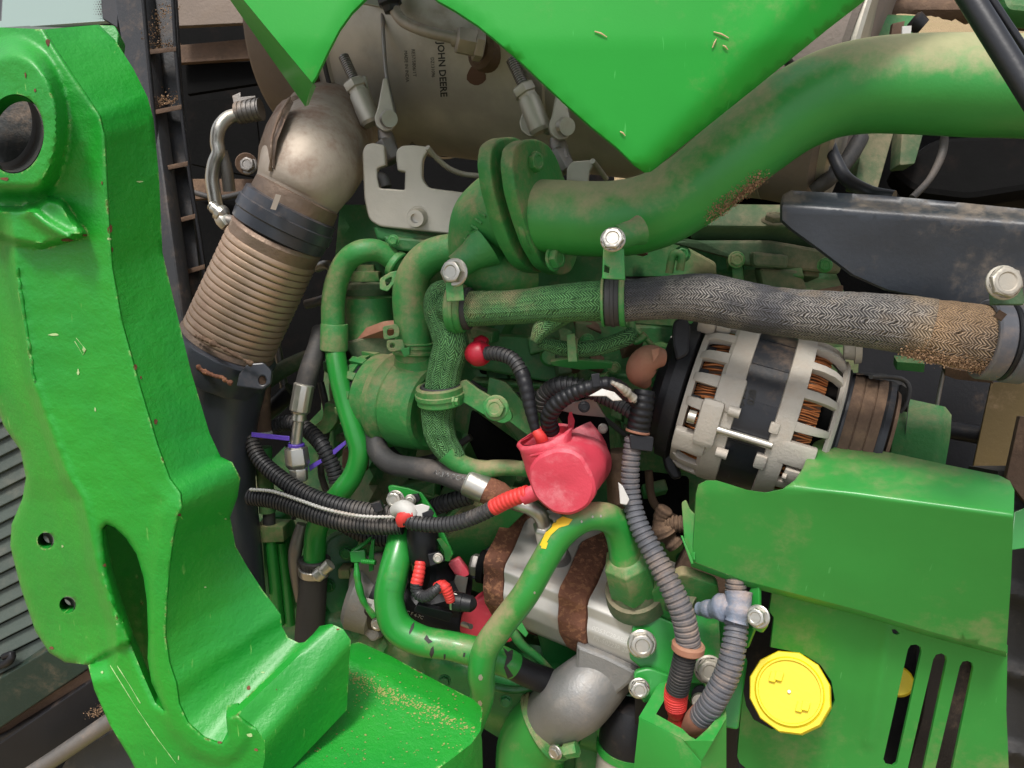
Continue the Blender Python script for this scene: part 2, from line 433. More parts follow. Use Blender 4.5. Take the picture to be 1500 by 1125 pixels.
def onplane(px, py, O, N):
    r = ray(px, py); t = (O - CAMLOC).dot(N) / r.dot(N)
    return CAMLOC + r * t
_tmpc = [0]
def plate(name, poly, at, normal, th, m, parent=None, label=None, holes=(), bev=.0008, rnd=0):
    """flat plate with real thickness: outline in pixels thrown on the plane through `at` with that normal (view frame)"""
    O = P(*at); N = CV(*normal).normalized()
    U = CV(1, 0, 0); U = (U - N * U.dot(N)).normalized(); W = N.cross(U)
    cu = bpy.data.curves.new('t', 'CURVE'); cu.dimensions = '2D'; cu.fill_mode = 'BOTH'
    cu.extrude = max(th / 2 - bev, .0001); cu.bevel_depth = bev; cu.offset = -bev; cu.bevel_resolution = 1
    for pl in [poly] + list(holes):
        if rnd: pl = roundpoly(pl, rnd)
        sp_ = cu.splines.new('POLY'); sp_.points.add(len(pl) - 1); sp_.use_cyclic_u = True
        for i, q_ in enumerate(pl):
            w = onplane(q_[0], q_[1], O, N) - O
            sp_.points[i].co = (w.dot(U), w.dot(W), 0, 1)
    ob = bpy.data.objects.new('t', cu); COL.objects.link(ob)
    dg = bpy.context.evaluated_depsgraph_get()
    me = bpy.data.meshes.new_from_object(ob.evaluated_get(dg))
    V = [O + U * v.co.x + W * v.co.y + N * (v.co.z - th / 2) for v in me.vertices]
    Fc = [tuple(p.vertices) for p in me.polygons]
    bpy.data.objects.remove(ob); bpy.data.curves.remove(cu); bpy.data.meshes.remove(me)
    o = build(name, V, Fc, m, parent, label, sharp=40)
    return o
def roundpoly(pl, r, n=4):
    out = []; L = len(pl)
    for i in range(L):
        a = Vector(pl[i - 1][:2]); b = Vector(pl[i][:2]); c = Vector(pl[(i + 1) % L][:2])
        rr = pl[i][2] if len(pl[i]) > 2 else r
        d1 = (a - b); d2 = (c - b)
        k = min(rr, d1.length * .45, d2.length * .45)
        s_ = b + d1.normalized() * k; e = b + d2.normalized() * k
        for j in range(n + 1):
            t = j / n
            p = s_ * (1 - t) ** 2 + b * 2 * t * (1 - t) + e * t * t
            out.append((p.x, p.y))
    return out
def inside(x, y, pl):
    c = False; j = len(pl) - 1
    for i in range(len(pl)):
        xi, yi = pl[i][0], pl[i][1]; xj, yj = pl[j][0], pl[j][1]
        if (yi > y) != (yj > y) and x < (xj - xi) * (y - yi) / (yj - yi) + xi: c = not c
        j = i
    return c
def pdist(x, y, pl, closed=True):
    best = 1e9; L = len(pl)
    for i in range(L if closed else L - 1):
        ax, ay = pl[i][0], pl[i][1]; bx, by = pl[(i + 1) % L][0], pl[(i + 1) % L][1]
        dx, dy = bx - ax, by - ay; l2 = dx * dx + dy * dy
        t = 0 if l2 == 0 else max(0, min(1, ((x - ax) * dx + (y - ay) * dy) / l2))
        d = (x - ax - t * dx) ** 2 + (y - ay - t * dy) ** 2
        if d < best: best = d
    return math.sqrt(best)
def sstep(x, a, b):
    t = max(0, min(1, (x - a) / (b - a))); return t * t * (3 - 2 * t)
def densify(pl, d, closed=True):
    out = []; L = len(pl)
    for i in range(L if closed else L - 1):
        a = pl[i]; b = pl[(i + 1) % L]
        n = max(1, int(math.hypot(b[0] - a[0], b[1] - a[1]) / d))
        for k in range(n):
            out.append((a[0] + (b[0] - a[0]) * k / n, a[1] + (b[1] - a[1]) * k / n))
    if not closed: out.append(pl[-1][:2])
    return out
def sheet(name, poly, f, th, m, parent=None, label=None, holes=(), grid=12, sharp=35, back=(0, 0, -1), lines=()):
    """curved sheet or casting: outline in pixels, f(px,py) = how far it stands out (m), rim walls of thickness th"""
    loops = [densify(poly, grid * .7)] + [densify(h, grid * .5) for h in holes]
    pts = []; edges = []
    for lp in loops:
        s = len(pts); pts += [Vector(p) for p in lp]
        edges += [(s + i, s + (i + 1) % len(lp)) for i in range(len(lp))]
    for ln in lines:
        ln = [q_ for q_ in densify(ln, grid * .8, False) if inside(q_[0], q_[1], poly) and not any(inside(q_[0], q_[1], h) for h in holes) and min(pdist(q_[0], q_[1], lp) for lp in [poly] + list(holes)) > .8]
        s = len(pts); pts += [Vector(p) for p in ln]
        edges += [(s + i, s + i + 1) for i in range(len(ln) - 1) if math.hypot(ln[i][0] - ln[i + 1][0], ln[i][1] - ln[i + 1][1]) < grid * 1.6]
    lpts = [(p.x, p.y) for p in pts]
    xs = [p[0] for p in poly]; ys = [p[1] for p in poly]
    y = min(ys) + grid * .5; j = 0
    while y < max(ys):
        x = min(xs) + (grid * .5 if j % 2 else 0)
        while x < max(xs):
            if inside(x, y, poly) and not any(inside(x, y, h) for h in holes):
                if min(pdist(x, y, lp) for lp in [poly] + list(holes)) > grid * .35 and not any((x - q_[0]) ** 2 + (y - q_[1]) ** 2 < (grid * .35) ** 2 for q_ in lpts): pts.append(Vector((x, y)))
            x += grid
        y += grid * .9; j += 1
    r = delaunay_2d_cdt(pts, edges, [], 0, 1e-4)
    vs, fs = r[0], r[2]
    tri = []
    for t in fs:
        cx = sum(vs[i].x for i in t) / len(t); cy = sum(vs[i].y for i in t) / len(t)
        if inside(cx, cy, poly) and not any(inside(cx, cy, h) for h in holes): tri.append(tuple(t))
    V = [P(v.x, v.y, f(v.x, v.y)) for v in vs]
    N = len(V); bk = CV(*back) * th
    cnt = {}
    for t in tri:
        for i in range(len(t)):
            e = (t[i], t[(i + 1) % len(t)]); k = (min(e), max(e)); cnt.setdefault(k, []).append(e)
    V += [v + bk for v in V]
    Fc = list(tri) + [tuple(i + N for i in reversed(t)) for t in tri]
    for k, es in cnt.items():
        if len(es) == 1:
            a, b = es[0]; Fc.append((b, a, a + N, b + N))
    return build(name, V, Fc, m, parent, label, sharp=sharp)
def loft(name, stations, m, parent=None, label=None, closed=False, caps=False, sharp=35, bevel=0.0, px=True):
    n = len(stations[0]); V = []
    for st in stations:
        for p in st: V.append(P(*p) if px else p)
    Fc = []
    for i in range(len(stations) - 1):
        for k in range(n if closed else n - 1):
            a = i * n + k; b = i * n + (k + 1) % n
            Fc.append((a, b, b + n, a + n))
    if caps:
        Fc.append(tuple(range(n))); Fc.append(tuple((len(stations) - 1) * n + k for k in range(n)))
    return build(name, V, Fc, m, parent, label, sharp=sharp, bevel=bevel)
def box(name, poly, at, normal, th, m, parent=None, label=None, bev=.0015, rnd=3):
    return plate(name, poly, at, normal, th, m, parent, label, bev=bev, rnd=rnd)
def bolt(at, r, m, parent, normal=(0, 0, 1), name='bolt', h=.55, flange=1.25, mark=None, dome=True):
    """hex head with flange, dished top; at = centre of the top face"""
    s = S(*at); C = P(*at); ax = CV(*normal).normalized()
    u = CV(1, 0, 0); u = (u - ax * u.dot(ax)).normalized(); v = ax.cross(u)
    rnd_ = random.random()
    V = []; Fc = []
    def rg(n, rr, hh, ph=0.0):
        st = len(V)
        for k in range(n):
            a = 2 * math.pi * k / n + ph
            V.append(C + ax * (hh * s) + (u * math.cos(a) + v * math.sin(a)) * rr * s)
        return st
    n = 24
    def hexr(rr, hh, rounding=0.0):
        st = len(V)
        for k in range(n):
            a = 2 * math.pi * k / n
            w = (a % (math.pi / 3)) - math.pi / 6
            hx = rr * math.cos(math.pi / 6) / math.cos(w)
            q_ = hx + (rr * .9 - hx) * rounding
            V.append(C + ax * (hh * s) + (u * math.cos(a + rnd_) + v * math.sin(a + rnd_)) * q_ * s)
        return st
    rings = [rg(n, r * flange, -r * (h + .22)), rg(n, r * flange, -r * (h + .1)), rg(n, r * flange * .9, -r * h),
             hexr(r, -r * h), hexr(r, -r * .12), hexr(r * .98, -r * .05, .6), rg(n, r * .78, 0), rg(n, r * .6, 0), rg(n, r * .52, -r * .07), rg(n, .05, -r * .07)]
    for a, b in zip(rings, rings[1:]):
        for k in range(n): Fc.append((a + k, b + k, b + (k + 1) % n, a + (k + 1) % n))
    Fc.append(tuple(range(rings[0], rings[0] + n)))
    return build(name, V, Fc, m, parent, sharp=28)
def dup(root, at, label):
    r = root.copy(); COL.objects.link(r); r.location = at; r['label'] = label
    for ch in list(root.children):
        c = ch.copy(); COL.objects.link(c); c.parent = r
        for g in list(ch.children):
            d = g.copy(); COL.objects.link(d); d.parent = c
    return r
def bvh_of(objs):
    V = []; Fc = []
    for o in objs:
        s = len(V); org = origin_of(o)
        V += [v.co + org for v in o.data.vertices]
        Fc += [tuple(i + s for i in p.vertices) for p in o.data.polygons]
    return BVHTree.FromPolygons(V, Fc)
def throw(bv, px, py, lift=.0004):
    h = bv.ray_cast(CAMLOC, ray(px, py))
    if h[0] is None: return None
    n = h[1]
    if n.dot(ray(px, py)) > 0: n = -n
    return h[0] + n * lift
def decal(name, poly, objs, m, parent, lift=.0004, grid=5, label=None):
    bv = bvh_of(objs)
    pl = densify(poly, grid)
    pts = [Vector(p) for p in pl]; ed = [(i, (i + 1) % len(pl)) for i in range(len(pl))]
    xs = [p[0] for p in poly]; ys = [p[1] for p in poly]
    y = min(ys)
    while y < max(ys):
        x = min(xs)
        while x < max(xs):
            if inside(x, y, poly) and pdist(x, y, poly) > grid * .4: pts.append(Vector((x, y)))
            x += grid
        y += grid
    r = delaunay_2d_cdt(pts, ed, [], 1, 1e-4)
    V = []; ok = []
    for v in r[0]:
        h = throw(bv, v.x, v.y, lift); ok.append(h is not None); V.append(h or Vector())
    Fc = [tuple(t) for t in r[2] if all(ok[i] for i in t)]
    if Fc: return build(name, V, Fc, m, parent, label, sharp=80)
def text(name, s, px, py, size, ang, m, parent, objs=None, at=None, lift=.0004, bold=0.0, xs=1.0, extr=.00015):
    """writing laid on the surface of objs; px,py = start of the baseline in the picture, size = em height in px, ang degrees (clockwise)"""
    fc = bpy.data.curves.new('t', 'FONT'); fc.body = s; fc.size = size; fc.offset = bold; fc.resolution_u = 2
    ob = bpy.data.objects.new('t', fc); COL.objects.link(ob)
    dg = bpy.context.evaluated_depsgraph_get()
    me = bpy.data.meshes.new_from_object(ob.evaluated_get(dg))
    bv = bvh_of(objs)
    ca, sa = math.cos(rad(ang)), math.sin(rad(ang))
    V = []; ok = []
    for v in me.vertices:
        x, y = v.co.x * xs, -v.co.y
        h = throw(bv, px + x * ca - y * sa, py + x * sa + y * ca, lift)
        ok.append(h is not None); V.append(h or Vector())
    Fc = [tuple(p.vertices) for p in me.polygons if all(ok[i] for i in p.vertices)]
    bpy.data.objects.remove(ob); bpy.data.curves.remove(fc); bpy.data.meshes.remove(me)
    if Fc: return build(name, V, Fc, m, parent, smooth=False)
# ================================================================== GROUND
def grass_mat():
    q = NT('dry_grass'); tc = q.n('TexCoord').outputs['Object']
    n = q.noise(tc, 1.1, 6, .7); n2 = q.noise(tc, 28, 6, .75, 4)
    col = q.mix(q.step(n, .35, .7), (.46, .34, .17), (.36, .30, .12))
    col = q.mix(q.step(n2, .42, .62), (.20, .13, .07), col)
    col = q.mix(q.step(q.noise(tc, .35, 4, .6, 9), .6, .75), col, (.30, .30, .07))
    q.put(q.b.inputs['Base Color'], col); q.b.inputs['Roughness'].default_value = .95
    bp = q.n('Bump'); bp.inputs['Strength'].default_value = .8; bp.inputs['Distance'].default_value = .03
    q.link(n2, bp.inputs['Height']); q.link(bp.outputs[0], q.b.inputs['Normal'])
    return q.m
M['grass'] = grass_mat()
gv = []; gf = []; N_ = 60
for j in range(N_ + 1):
    for i in range(N_ + 1):
        x = (i / N_ - .5) * 2; y = (j / N_ - .5) * 2
        x = math.copysign(abs(x) ** 2.4, x) * 220; y = math.copysign(abs(y) ** 2.4, y) * 220
        gv.append((x, y, .05 * mnoise.noise(Vector((x * .2, y * .2, 0))) + (max(0, math.hypot(x, y) - 60)) * .02))
for j in range(N_):
    for i in range(N_):
        a = j * (N_ + 1) + i; gf.append((a, a + 1, a + N_ + 2, a + N_ + 1))
gr = build('ground', gv, gf, M['grass'], smooth=True); gr['kind'] = 'structure'
M['straw'] = mat('straw_stalks', (.42, .31, .17), .8, bump=0, var=.45)
sv = []; sf = []
def straw(cx, cy, rx, ry, n, lmin, lmax):
    for _ in range(n):
        x = cx + random.uniform(-rx, rx); y = cy + random.uniform(-ry, ry); a = random.uniform(0, 6.3)
        l = random.uniform(lmin, lmax); w = random.uniform(.001, .0028); z = random.uniform(.0, .05); dz = random.uniform(-.02, .06)
        dx, dy = math.cos(a), math.sin(a); s = len(sv)
        sv.extend([(x - dy * w, y + dx * w, z), (x + dy * w, y - dx * w, z), (x + dx * l * .5 + dy * w, y + dy * l * .5 - dx * w, z + dz + .02),
                   (x + dx * l * .5 - dy * w, y + dy * l * .5 + dx * w, z + dz + .02), (x + dx * l, y + dy * l, z + dz)])
        sf.extend([(s, s + 1, s + 2, s + 3), (s + 3, s + 2, s + 4)])
straw(0, 1.5, 1.1, .9, 9000, .05, .14)
st = build('straw_litter', sv, sf, M['straw'], smooth=False)
tag(st, 'loose dry straw lying on the soil below the engine', 'straw', kind='stuff')

# ================================================================== BACKGROUND OF THE BAY
fw = thing('cab_firewall', 'near-black grimy sheet wall added for deep shade behind the ribbed black post and exhaust elbow', 'wall', (420, 900, -.75))
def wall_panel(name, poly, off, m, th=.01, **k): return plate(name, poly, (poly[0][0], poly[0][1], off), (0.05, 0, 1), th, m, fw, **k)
wall_panel('shade_backing_sheet', [(60, -160), (900, -160), (900, 1250), (60, 1250)], -.75, 'dark')  # near-black sheet put in to keep the deep recess dark
wall_panel('panel', [(258, -40), (400, -40), (390, 32), (258, 38)], -.34, 'drumend', label='grey dirty upper panel')
wall_panel('panel', [(262, 66), (392, 54), (392, 84), (262, 92)], -.36, 'brown', label='brown dirt caked shelf strip')
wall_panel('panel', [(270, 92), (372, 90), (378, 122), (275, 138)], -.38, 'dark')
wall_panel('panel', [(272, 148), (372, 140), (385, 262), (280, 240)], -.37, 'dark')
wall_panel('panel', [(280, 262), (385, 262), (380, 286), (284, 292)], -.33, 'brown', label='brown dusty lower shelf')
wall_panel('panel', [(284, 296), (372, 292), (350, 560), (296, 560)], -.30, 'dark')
tube('cable', [(284, 282, -.3), (320, 290, -.3), (360, 282, -.3), (392, 276, -.3)], 4, 'rubber', fw)
bolt((361, 240, -.30), 11, M['steeld'], fw)
lathe('spacer', (361, 240, -.34), (361, 240, -.305), [(0, 16), (1, 15)], 'brown', fw, seg=20)
plate('bracket', [(340, 140), (352, 135), (352, 142), (374, 140), (374, 143), (350, 149), (342, 152)], (345, 145, -.3), (0, 0, 1), .004, 'steeld', fw)

eb = thing('engine_block', 'dusty dark green engine block with cast pads and ribs behind the hoses', 'engine block', (760, 1000, -.2))
def blk(name, poly, off, m='egreen', th=.03, n=(-.1, -.15, 1), rnd=6, bev=.003, **k):
    return plate(name, poly, (sum(p[0] for p in poly) / len(poly), sum(p[1] for p in poly) / len(poly), off), n, th, m, eb, rnd=rnd, bev=bev, **k)
def blockf(x, y):
    h = -.20 + .02 * mnoise.noise(Vector((x * .012, y * .012, 3))) + .006 * mnoise.noise(Vector((x * .05, y * .05, 9)))
    h += .035 * sstep(y, 700, 760) * (1 - sstep(x, 720, 800))
    h -= .10 * sstep(y, 780, 830) * sstep(x, 690, 740) * (1 - sstep(y, 900, 960))
    h += .02 * math.exp(-((x - 545) / 9) ** 2) * sstep(y, 600, 640) + .02 * math.exp(-((x - 700 + .3 * (y - 600)) / 8) ** 2)
    h -= .06 * sstep(y, 330, 350) * (1 - sstep(y, 400, 430)) * sstep(x, 930, 960)
    return h
sheet('cylinder_block', [(498, 300), (1180, 300), (1260, 480), (1250, 700), (1010, 880), (900, 1040), (560, 1020), (400, 960), (372, 700), (470, 600)], blockf, .02, 'egreen', eb, grid=14)
blk('head_casting', [(545, 330), (668, 352), (664, 372), (610, 376), (600, 356), (552, 352)], -.03)
blk('head_pad', [(560, 345), (640, 352), (636, 372), (568, 366)], -.02)
blk('side_cover', [(684, 488), (842, 500), (840, 556), (800, 560), (690, 540)], -.045)
blk('side_cover', [(842, 470), (1000, 480), (990, 620), (846, 560)], -.09)
blk('web_plate', [(712, 540), (745, 546), (742, 600), (780, 640), (760, 650), (716, 590)], -.06)
blk('web_plate', [(660, 690), (760, 690), (740, 740), (640, 730)], -.09)
blk('boss', [(480, 560), (506, 560), (504, 640), (488, 680)], -.12)
blk('rib', [(500, 470), (560, 470), (556, 520), (498, 520)], -.07, 'olive')
blk('water_gallery', [(516, 378), (560, 372), (596, 386), (612, 430), (604, 500), (520, 500)], -.075, 'egreen')
lathe('sensor_body', (542, 500, -.06), (538, 425, -.06), [(0, 38), (.1, 38), (.85, 37), (.9, 31), (1, 30)], 'dgreen', eb)
lathe('sensor_collar', (538, 432, -.06), (537, 410, -.06), [(0, 33), (.4, 36), (.75, 34), (1, 20)], 'olive', eb)
lathe('sensor_nut', (537, 412, -.055), (536, 388, -.055), [(0, 24), (.6, 22), (.62, 15), (1, 14)], 'dgreen', eb, hexa=True, bevel=.001)
# rocker cover and manifold at the right, behind the big pipe
blk('rocker_cover', [(1020, 330), (1180, 332), (1240, 380), (1200, 374), (1010, 352)], -.07, 'olive', n=(-.1, -.9, .5))
blk('manifold', [(985, 352), (1130, 352), (1240, 372), (1230, 402), (1090, 388), (1020, 356)], -.05, 'olive')
blk('manifold_foot', [(1102, 368), (1156, 374), (1154, 394), (1104, 390)], -.035, 'olive')
blk('manifold_foot', [(1112, 392), (1172, 396), (1190, 440), (1120, 430)], -.05, 'olive')
bolt((1136, 314, -.04), 15, M['olive'], eb, normal=(0, .8, .5))
blk('post', [(1146, 250), (1186, 240), (1192, 276), (1150, 276)], -.13, 'olive')
tube('lifting_hook', [(980, 400, -.02), (986, 374, -.02), (998, 374, -.02), (996, 396, -.02)], 6, 'dgreen', eb)
plate('back_shade', [(1170, 300), (1385, 300), (1392, 350), (1760, 350), (1760, 520), (1170, 520)], (1300, 420, -.3), (-.1, 0, 1), .01, 'dark', eb)  # added dark sheet standing in for shade in the gap behind the bracket
blk('head_block', [(905, 360), (985, 350), (1050, 385), (1050, 408), (905, 408)], -.10)
# lower crankcase
def sumpf(x, y):
    h = -.05 + .05 * sstep(y - .32 * (x - 600), 880, 960) - .03 * sstep(y - .3 * (x - 600), 1010, 1030)
    h += .012 * math.exp(-((x - 625 + .2 * (y - 950)) / 7) ** 2) + .014 * math.exp(-((x - 560 + .2 * (y - 950)) / 9) ** 2)
    return h + .003 * mnoise.noise(Vector((x * .04, y * .04, 1)))
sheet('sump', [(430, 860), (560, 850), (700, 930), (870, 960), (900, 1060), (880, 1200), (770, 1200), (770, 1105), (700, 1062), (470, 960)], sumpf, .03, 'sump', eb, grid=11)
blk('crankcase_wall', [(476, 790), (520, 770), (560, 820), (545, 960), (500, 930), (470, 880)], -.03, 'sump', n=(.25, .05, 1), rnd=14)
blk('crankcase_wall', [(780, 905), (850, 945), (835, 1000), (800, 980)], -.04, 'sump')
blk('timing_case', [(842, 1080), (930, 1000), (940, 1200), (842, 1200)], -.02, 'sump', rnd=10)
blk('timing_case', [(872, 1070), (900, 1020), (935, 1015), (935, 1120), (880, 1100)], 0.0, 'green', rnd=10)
blk('block_arm', [(380, 760), (412, 755), (430, 800), (425, 900), (400, 930), (385, 850)], -.06, 'sump')
blk('tab', [(476, 590), (496, 592), (494, 618), (482, 634), (462, 640), (458, 626), (472, 614)], -.07, 'dgreen', rnd=2, bev=.001)
blk('tab', [(372, 770), (414, 772), (416, 794), (372, 796)], .0, 'dgreen', rnd=2, bev=.001)
blk('bracket_plate', [(585, 712), (640, 700), (636, 740), (590, 752)], -.06)
blk('ledge', [(640, 800), (715, 735), (760, 740), (770, 752), (690, 828), (662, 838)], -.02, 'dgreen', n=(0, -.6, .8), rnd=3)

# dark plates painted as shadow, and small fittings scattered over the block
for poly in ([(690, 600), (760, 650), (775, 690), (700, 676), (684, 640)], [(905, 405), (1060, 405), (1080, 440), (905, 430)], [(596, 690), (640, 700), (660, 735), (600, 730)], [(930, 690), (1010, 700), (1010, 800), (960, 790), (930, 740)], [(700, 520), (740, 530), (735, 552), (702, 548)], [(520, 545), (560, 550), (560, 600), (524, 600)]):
    blk('painted_shadow_plate', poly, -.085, 'dark', th=.01)
for x, y, o_, r in ((860, 500, -.06, 9), (900, 540, -.075, 8), (960, 560, -.075, 9), (820, 560, -.05, 7), (700, 508, -.03, 6), (930, 610, -.09, 8), (640, 362, -.01, 7), (575, 352, -.005, 7), (1000, 372, -.035, 10), (1080, 380, -.035, 10), (1210, 388, -.035, 9), (620, 740, -.04, 7), (506, 812, -.0, 9), (520, 930, -.0, 8), (650, 1000, .03, 8), (740, 1030, .03, 8), (880, 1050, .02, 8), (895, 1105, .02, 7), (480, 860, -.01, 8), (470, 760, -.08, 8), (760, 700, -.06, 7), (1000, 820, -.02, 8)):
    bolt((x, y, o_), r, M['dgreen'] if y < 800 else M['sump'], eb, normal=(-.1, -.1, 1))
rr_ = random.Random(11)
for (x0, y0, x1, y1, n_, o_) in ((850, 470, 985, 600, 9, -.085), (690, 480, 850, 560, 7, -.035), (480, 520, 520, 700, 4, -.10), (900, 620, 1010, 800, 7, -.075), (560, 620, 700, 760, 7, -.07), (930, 350, 1230, 440, 9, -.06), (470, 740, 560, 900, 5, -.005), (500, 320, 620, 470, 5, -.07)):
    for _ in range(n_):
        x = rr_.uniform(x0, x1); y = rr_.uniform(y0, y1); w_ = rr_.uniform(8, 26); h_ = rr_.uniform(5, 16); sl = rr_.uniform(-.3, .45); sk = rr_.uniform(-.3, .3)
        blk('casting_pad', [(x - w_ + sk * h_, y - h_ - w_ * sl), (x + w_ + sk * h_, y - h_ + w_ * sl), (x + w_ - sk * h_, y + h_ + w_ * sl), (x - w_ - sk * h_, y + h_ - w_ * sl)], o_ + rr_.uniform(-.01, .015), rr_.choice(['egreen', 'dgreen', 'olive', 'brown', 'egreen']), n=(rr_.uniform(-.4, .2), rr_.uniform(-.2, .7), 1), th=.025, rnd=3, bev=.002)
for pts, r, m_ in (([(690, 560, -.03), (730, 580, -.03), (790, 576, -.03), (850, 590, -.04), (920, 640, -.05)], 4, 'rubber'), ([(560, 640, -.06), (590, 672, -.05), (640, 668, -.05), (690, 640, -.05)], 5, 'rubber'), ([(910, 470, -.05), (950, 500, -.05), (990, 560, -.06)], 4, 'dgreen'), ([(470, 560, -.09), (480, 620, -.08), (470, 690, -.07), (488, 740, -.06)], 5, 'rubber'),
                    ([(1010, 440, -.06), (1060, 470, -.06), (1140, 470, -.07)], 6, 'rubber'), ([(950, 690, -.05), (960, 740, -.05), (1010, 770, -.04)], 6, 'brown'), ([(420, 650, -.06), (440, 700, -.06), (430, 760, -.06)], 4, 'rubber'), ([(700, 1000, .02), (760, 1010, .01), (830, 990, .0)], 6, 'sump')):
    tube('line', pts, r, m_, eb, seg=12, lump=.08)
lathe('core_plug', (808, 520, -.06), (806, 522, -.035), [(0, 16), (.8, 16), (1, 12)], 'dgreen', eb, seg=28)
lathe('core_plug', (968, 520, -.09), (966, 522, -.065), [(0, 20), (.8, 20), (1, 15)], 'dgreen', eb, seg=28)
blk('casting_rib', [(690, 556), (850, 566), (850, 574), (690, 564)], -.04)
blk('casting_rib', [(850, 560), (940, 575), (940, 584), (850, 570)], -.07)
blk('casting_rib', [(640, 770), (720, 700), (726, 708), (648, 778)], -.05)
blk('casting_rib', [(900, 620), (910, 620), (920, 760), (908, 760)], -.085)
tube('corrugated_stub', [(1028, 770, .0), (1000, 768, .0), (974, 766, .0)], 13, 'brown', eb, corr=5.5, seg=20)
tube('cable_knot', [(990, 800, .0, 12), (975, 780, .0, 16), (968, 760, .0, 14), (976, 744, .0, 9)], 14, 'brown', eb, lump=.5, seg=16, step=2)

# ================================================================== DPF CANISTER
dp = thing('exhaust_filter_canister', 'large grey steel exhaust filter drum printed with lettering under the hood panel', 'exhaust filter', (760, 230, -.16))
cA, cB = (496, 16, -.285), (1262, 110, -.17)
lathe('end_shell', cA, cB, [(0, 40), (0, 192), (.004, 197), (.1, 199), (.102, 170)], 'drumend', dp, seg=96, label='brown tinted left end shell of the drum')
can = lathe('canister', cA, cB, [(.09, 40), (.09, 190), (.16, 190), (.163, 186), (.52, 186), (.523, 189), (.56, 189), (.563, 186), (.86, 186), (.864, 192), (.9, 192), (.905, 186), (.995, 186), (1, 182), (1, 20)], 'dpf', dp, seg=96, sharp=25)
axc = (P(*cB) - P(*cA)).normalized()
axv = (axc.x, RC.transposed() @ axc)[1]
def canring(t, r, w, th, m, name, bead=0, label=None):
    c = tuple(cA[i] + (cB[i] - cA[i]) * t for i in range(3))
    return ring(name, c, tuple(axv), r, w, th, M[m], dp, label, seg=96, bead=bead)
canring(.105, 206, 16, 14, 'brown', 'end_clamp', 4, 'brown rusty clamp ring at the left end of the drum')
canring(.13, 199, 7, 8, 'rubber', 'seam')
canring(.225, 191, 13, 4, 'steeld', 'strap', 0)
canring(.505, 191, 13, 4, 'steeld', 'strap', 0)
canring(.75, 196, 12, 8, 'brown', 'seam')
lathe('end_cone', (470, 12, -.29), (498, 16, -.285), [(0, 60), (.1, 168), (.5, 190), (1, 196)], 'drumend', dp, seg=64, label='brown tinted left end of the drum')
plate('mounting_pad', [(520, 58), (558, 58), (564, 112), (528, 116)], (540, 88, -.145), (-.05, -.2, 1), .004, 'dpf', dp, rnd=5)
for x, y in ((525, 74), (550, 73), (531, 106), (554, 107)):
    bolt((x, y, -.138), 5.5, M['dpf'], dp, name='rivet')
# writing stamped on the drum
M['ink2'] = M['ink']
text('lettering', 'JOHN DEERE', 641, 62, 14, 86.5, 'ink', dp, [can], xs=1.0, bold=.35)
text('lettering', 'DZ131096', 631, 84, 7, 86.5, 'ink', dp, [can], xs=.95)
text('lettering', 'RE57/5806/1T', 603, 72, 7, 86.5, 'ink', dp, [can], xs=1.0)
text('lettering', 'MADE IN INDIA', 592, 74, 7, 86.5, 'ink', dp, [can], xs=.95)
spt = [(698 + 14 * math.cos(a) * (1 + .12 * math.sin(3 * a)), 110 + 15 * math.sin(a)) for a in [i * .45 for i in range(14)]]
M['hot'] = mat('heat_stain', (.11, .055, .035), .6, .3, bump=.1)
decal('heat_stain', spt, [can], 'hot', dp, grid=6)
# sensor boss + line
sl = thing('pressure_sense_line', 'bent tarnished steel tube screwed into the drum with two hex nuts', 'pipe', (700, 70, -.1))
tube('tube', [(572, -6, -.06), (578, 14, -.06), (592, 32, -.055), (625, 46, -.05), (662, 55, -.05), (676, 58, -.05)], 8.5, 'exh', sl, seg=16)
lathe('collar', (664, 56, -.05), (676, 59, -.05), [(0, 9), (.1, 12), (.9, 12), (1, 10)], 'exh', sl, seg=24)
lathe('hex_nut', (668, 58, -.045), (696, 64, -.055), [(0, 15), (.08, 20), (1, 20)], 'exh', sl, hexa=True, bevel=.001, phase=.3)
lathe('hex_nut', (694, 65, -.055), (708, 68, -.06), [(0, 20), (.1, 23), (.9, 23), (1, 18)], 'exh', sl, hexa=True, bevel=.001)
lathe('boss', (700, 72, -.075), (726, 80, -.10), [(0, 20), (.15, 27), (.7, 30), (1, 33)], 'brown', sl, seg=28)
lathe('plug', (568, -12, -.06), (574, 18, -.06), [(0, 20), (.6, 19), (.7, 14), (1, 12)], 'blackp', sl, hexa=True, bevel=.001)
plate('tab', [(530, 4), (560, 10), (600, 2), (612, -8), (540, -10)], (570, 2, -.08), (0, .3, 1), .003, 'bracket', sl)

# T-bolt clamp, built once, then copied
tb = thing('strap_tensioner', 'left threaded strap tensioner with brass nut and twin steel loops on the drum', 'clamp bolt', (545, 190, -.08), 'strap tensioners on the filter drum')
tube('threaded_rod', [(503, 82, -.085), (521, 122, -.08)], 8, 'steeld', tb, corr=3.2, depth=.16, seg=14)
lathe('nut', (516, 118, -.08), (529, 142, -.08), [(0, 13), (.1, 17), (.5, 17), (.55, 14), (1, 15)], 'bracket', tb, hexa=True, bevel=.001)
lathe('sleeve', (525, 134, -.08), (545, 182, -.08), [(0, 13), (.1, 15), (.9, 16), (1, 13)], 'bracket', tb, seg=28)
loopp = lambda ox, oy: [(ox - 4, oy - 62), (ox + 2, oy - 62), (ox + 13, oy - 12), (ox + 15, oy + 4), (ox + 8, oy + 15), (ox - 4, oy + 16), (ox - 14, oy + 8), (ox - 17, oy - 4), (ox - 12, oy - 18)]
plate('loop', loopp(534, 172), (534, 172, -.09), (-.1, 0, 1), .006, 'bracket', tb, rnd=4, bev=.0015)
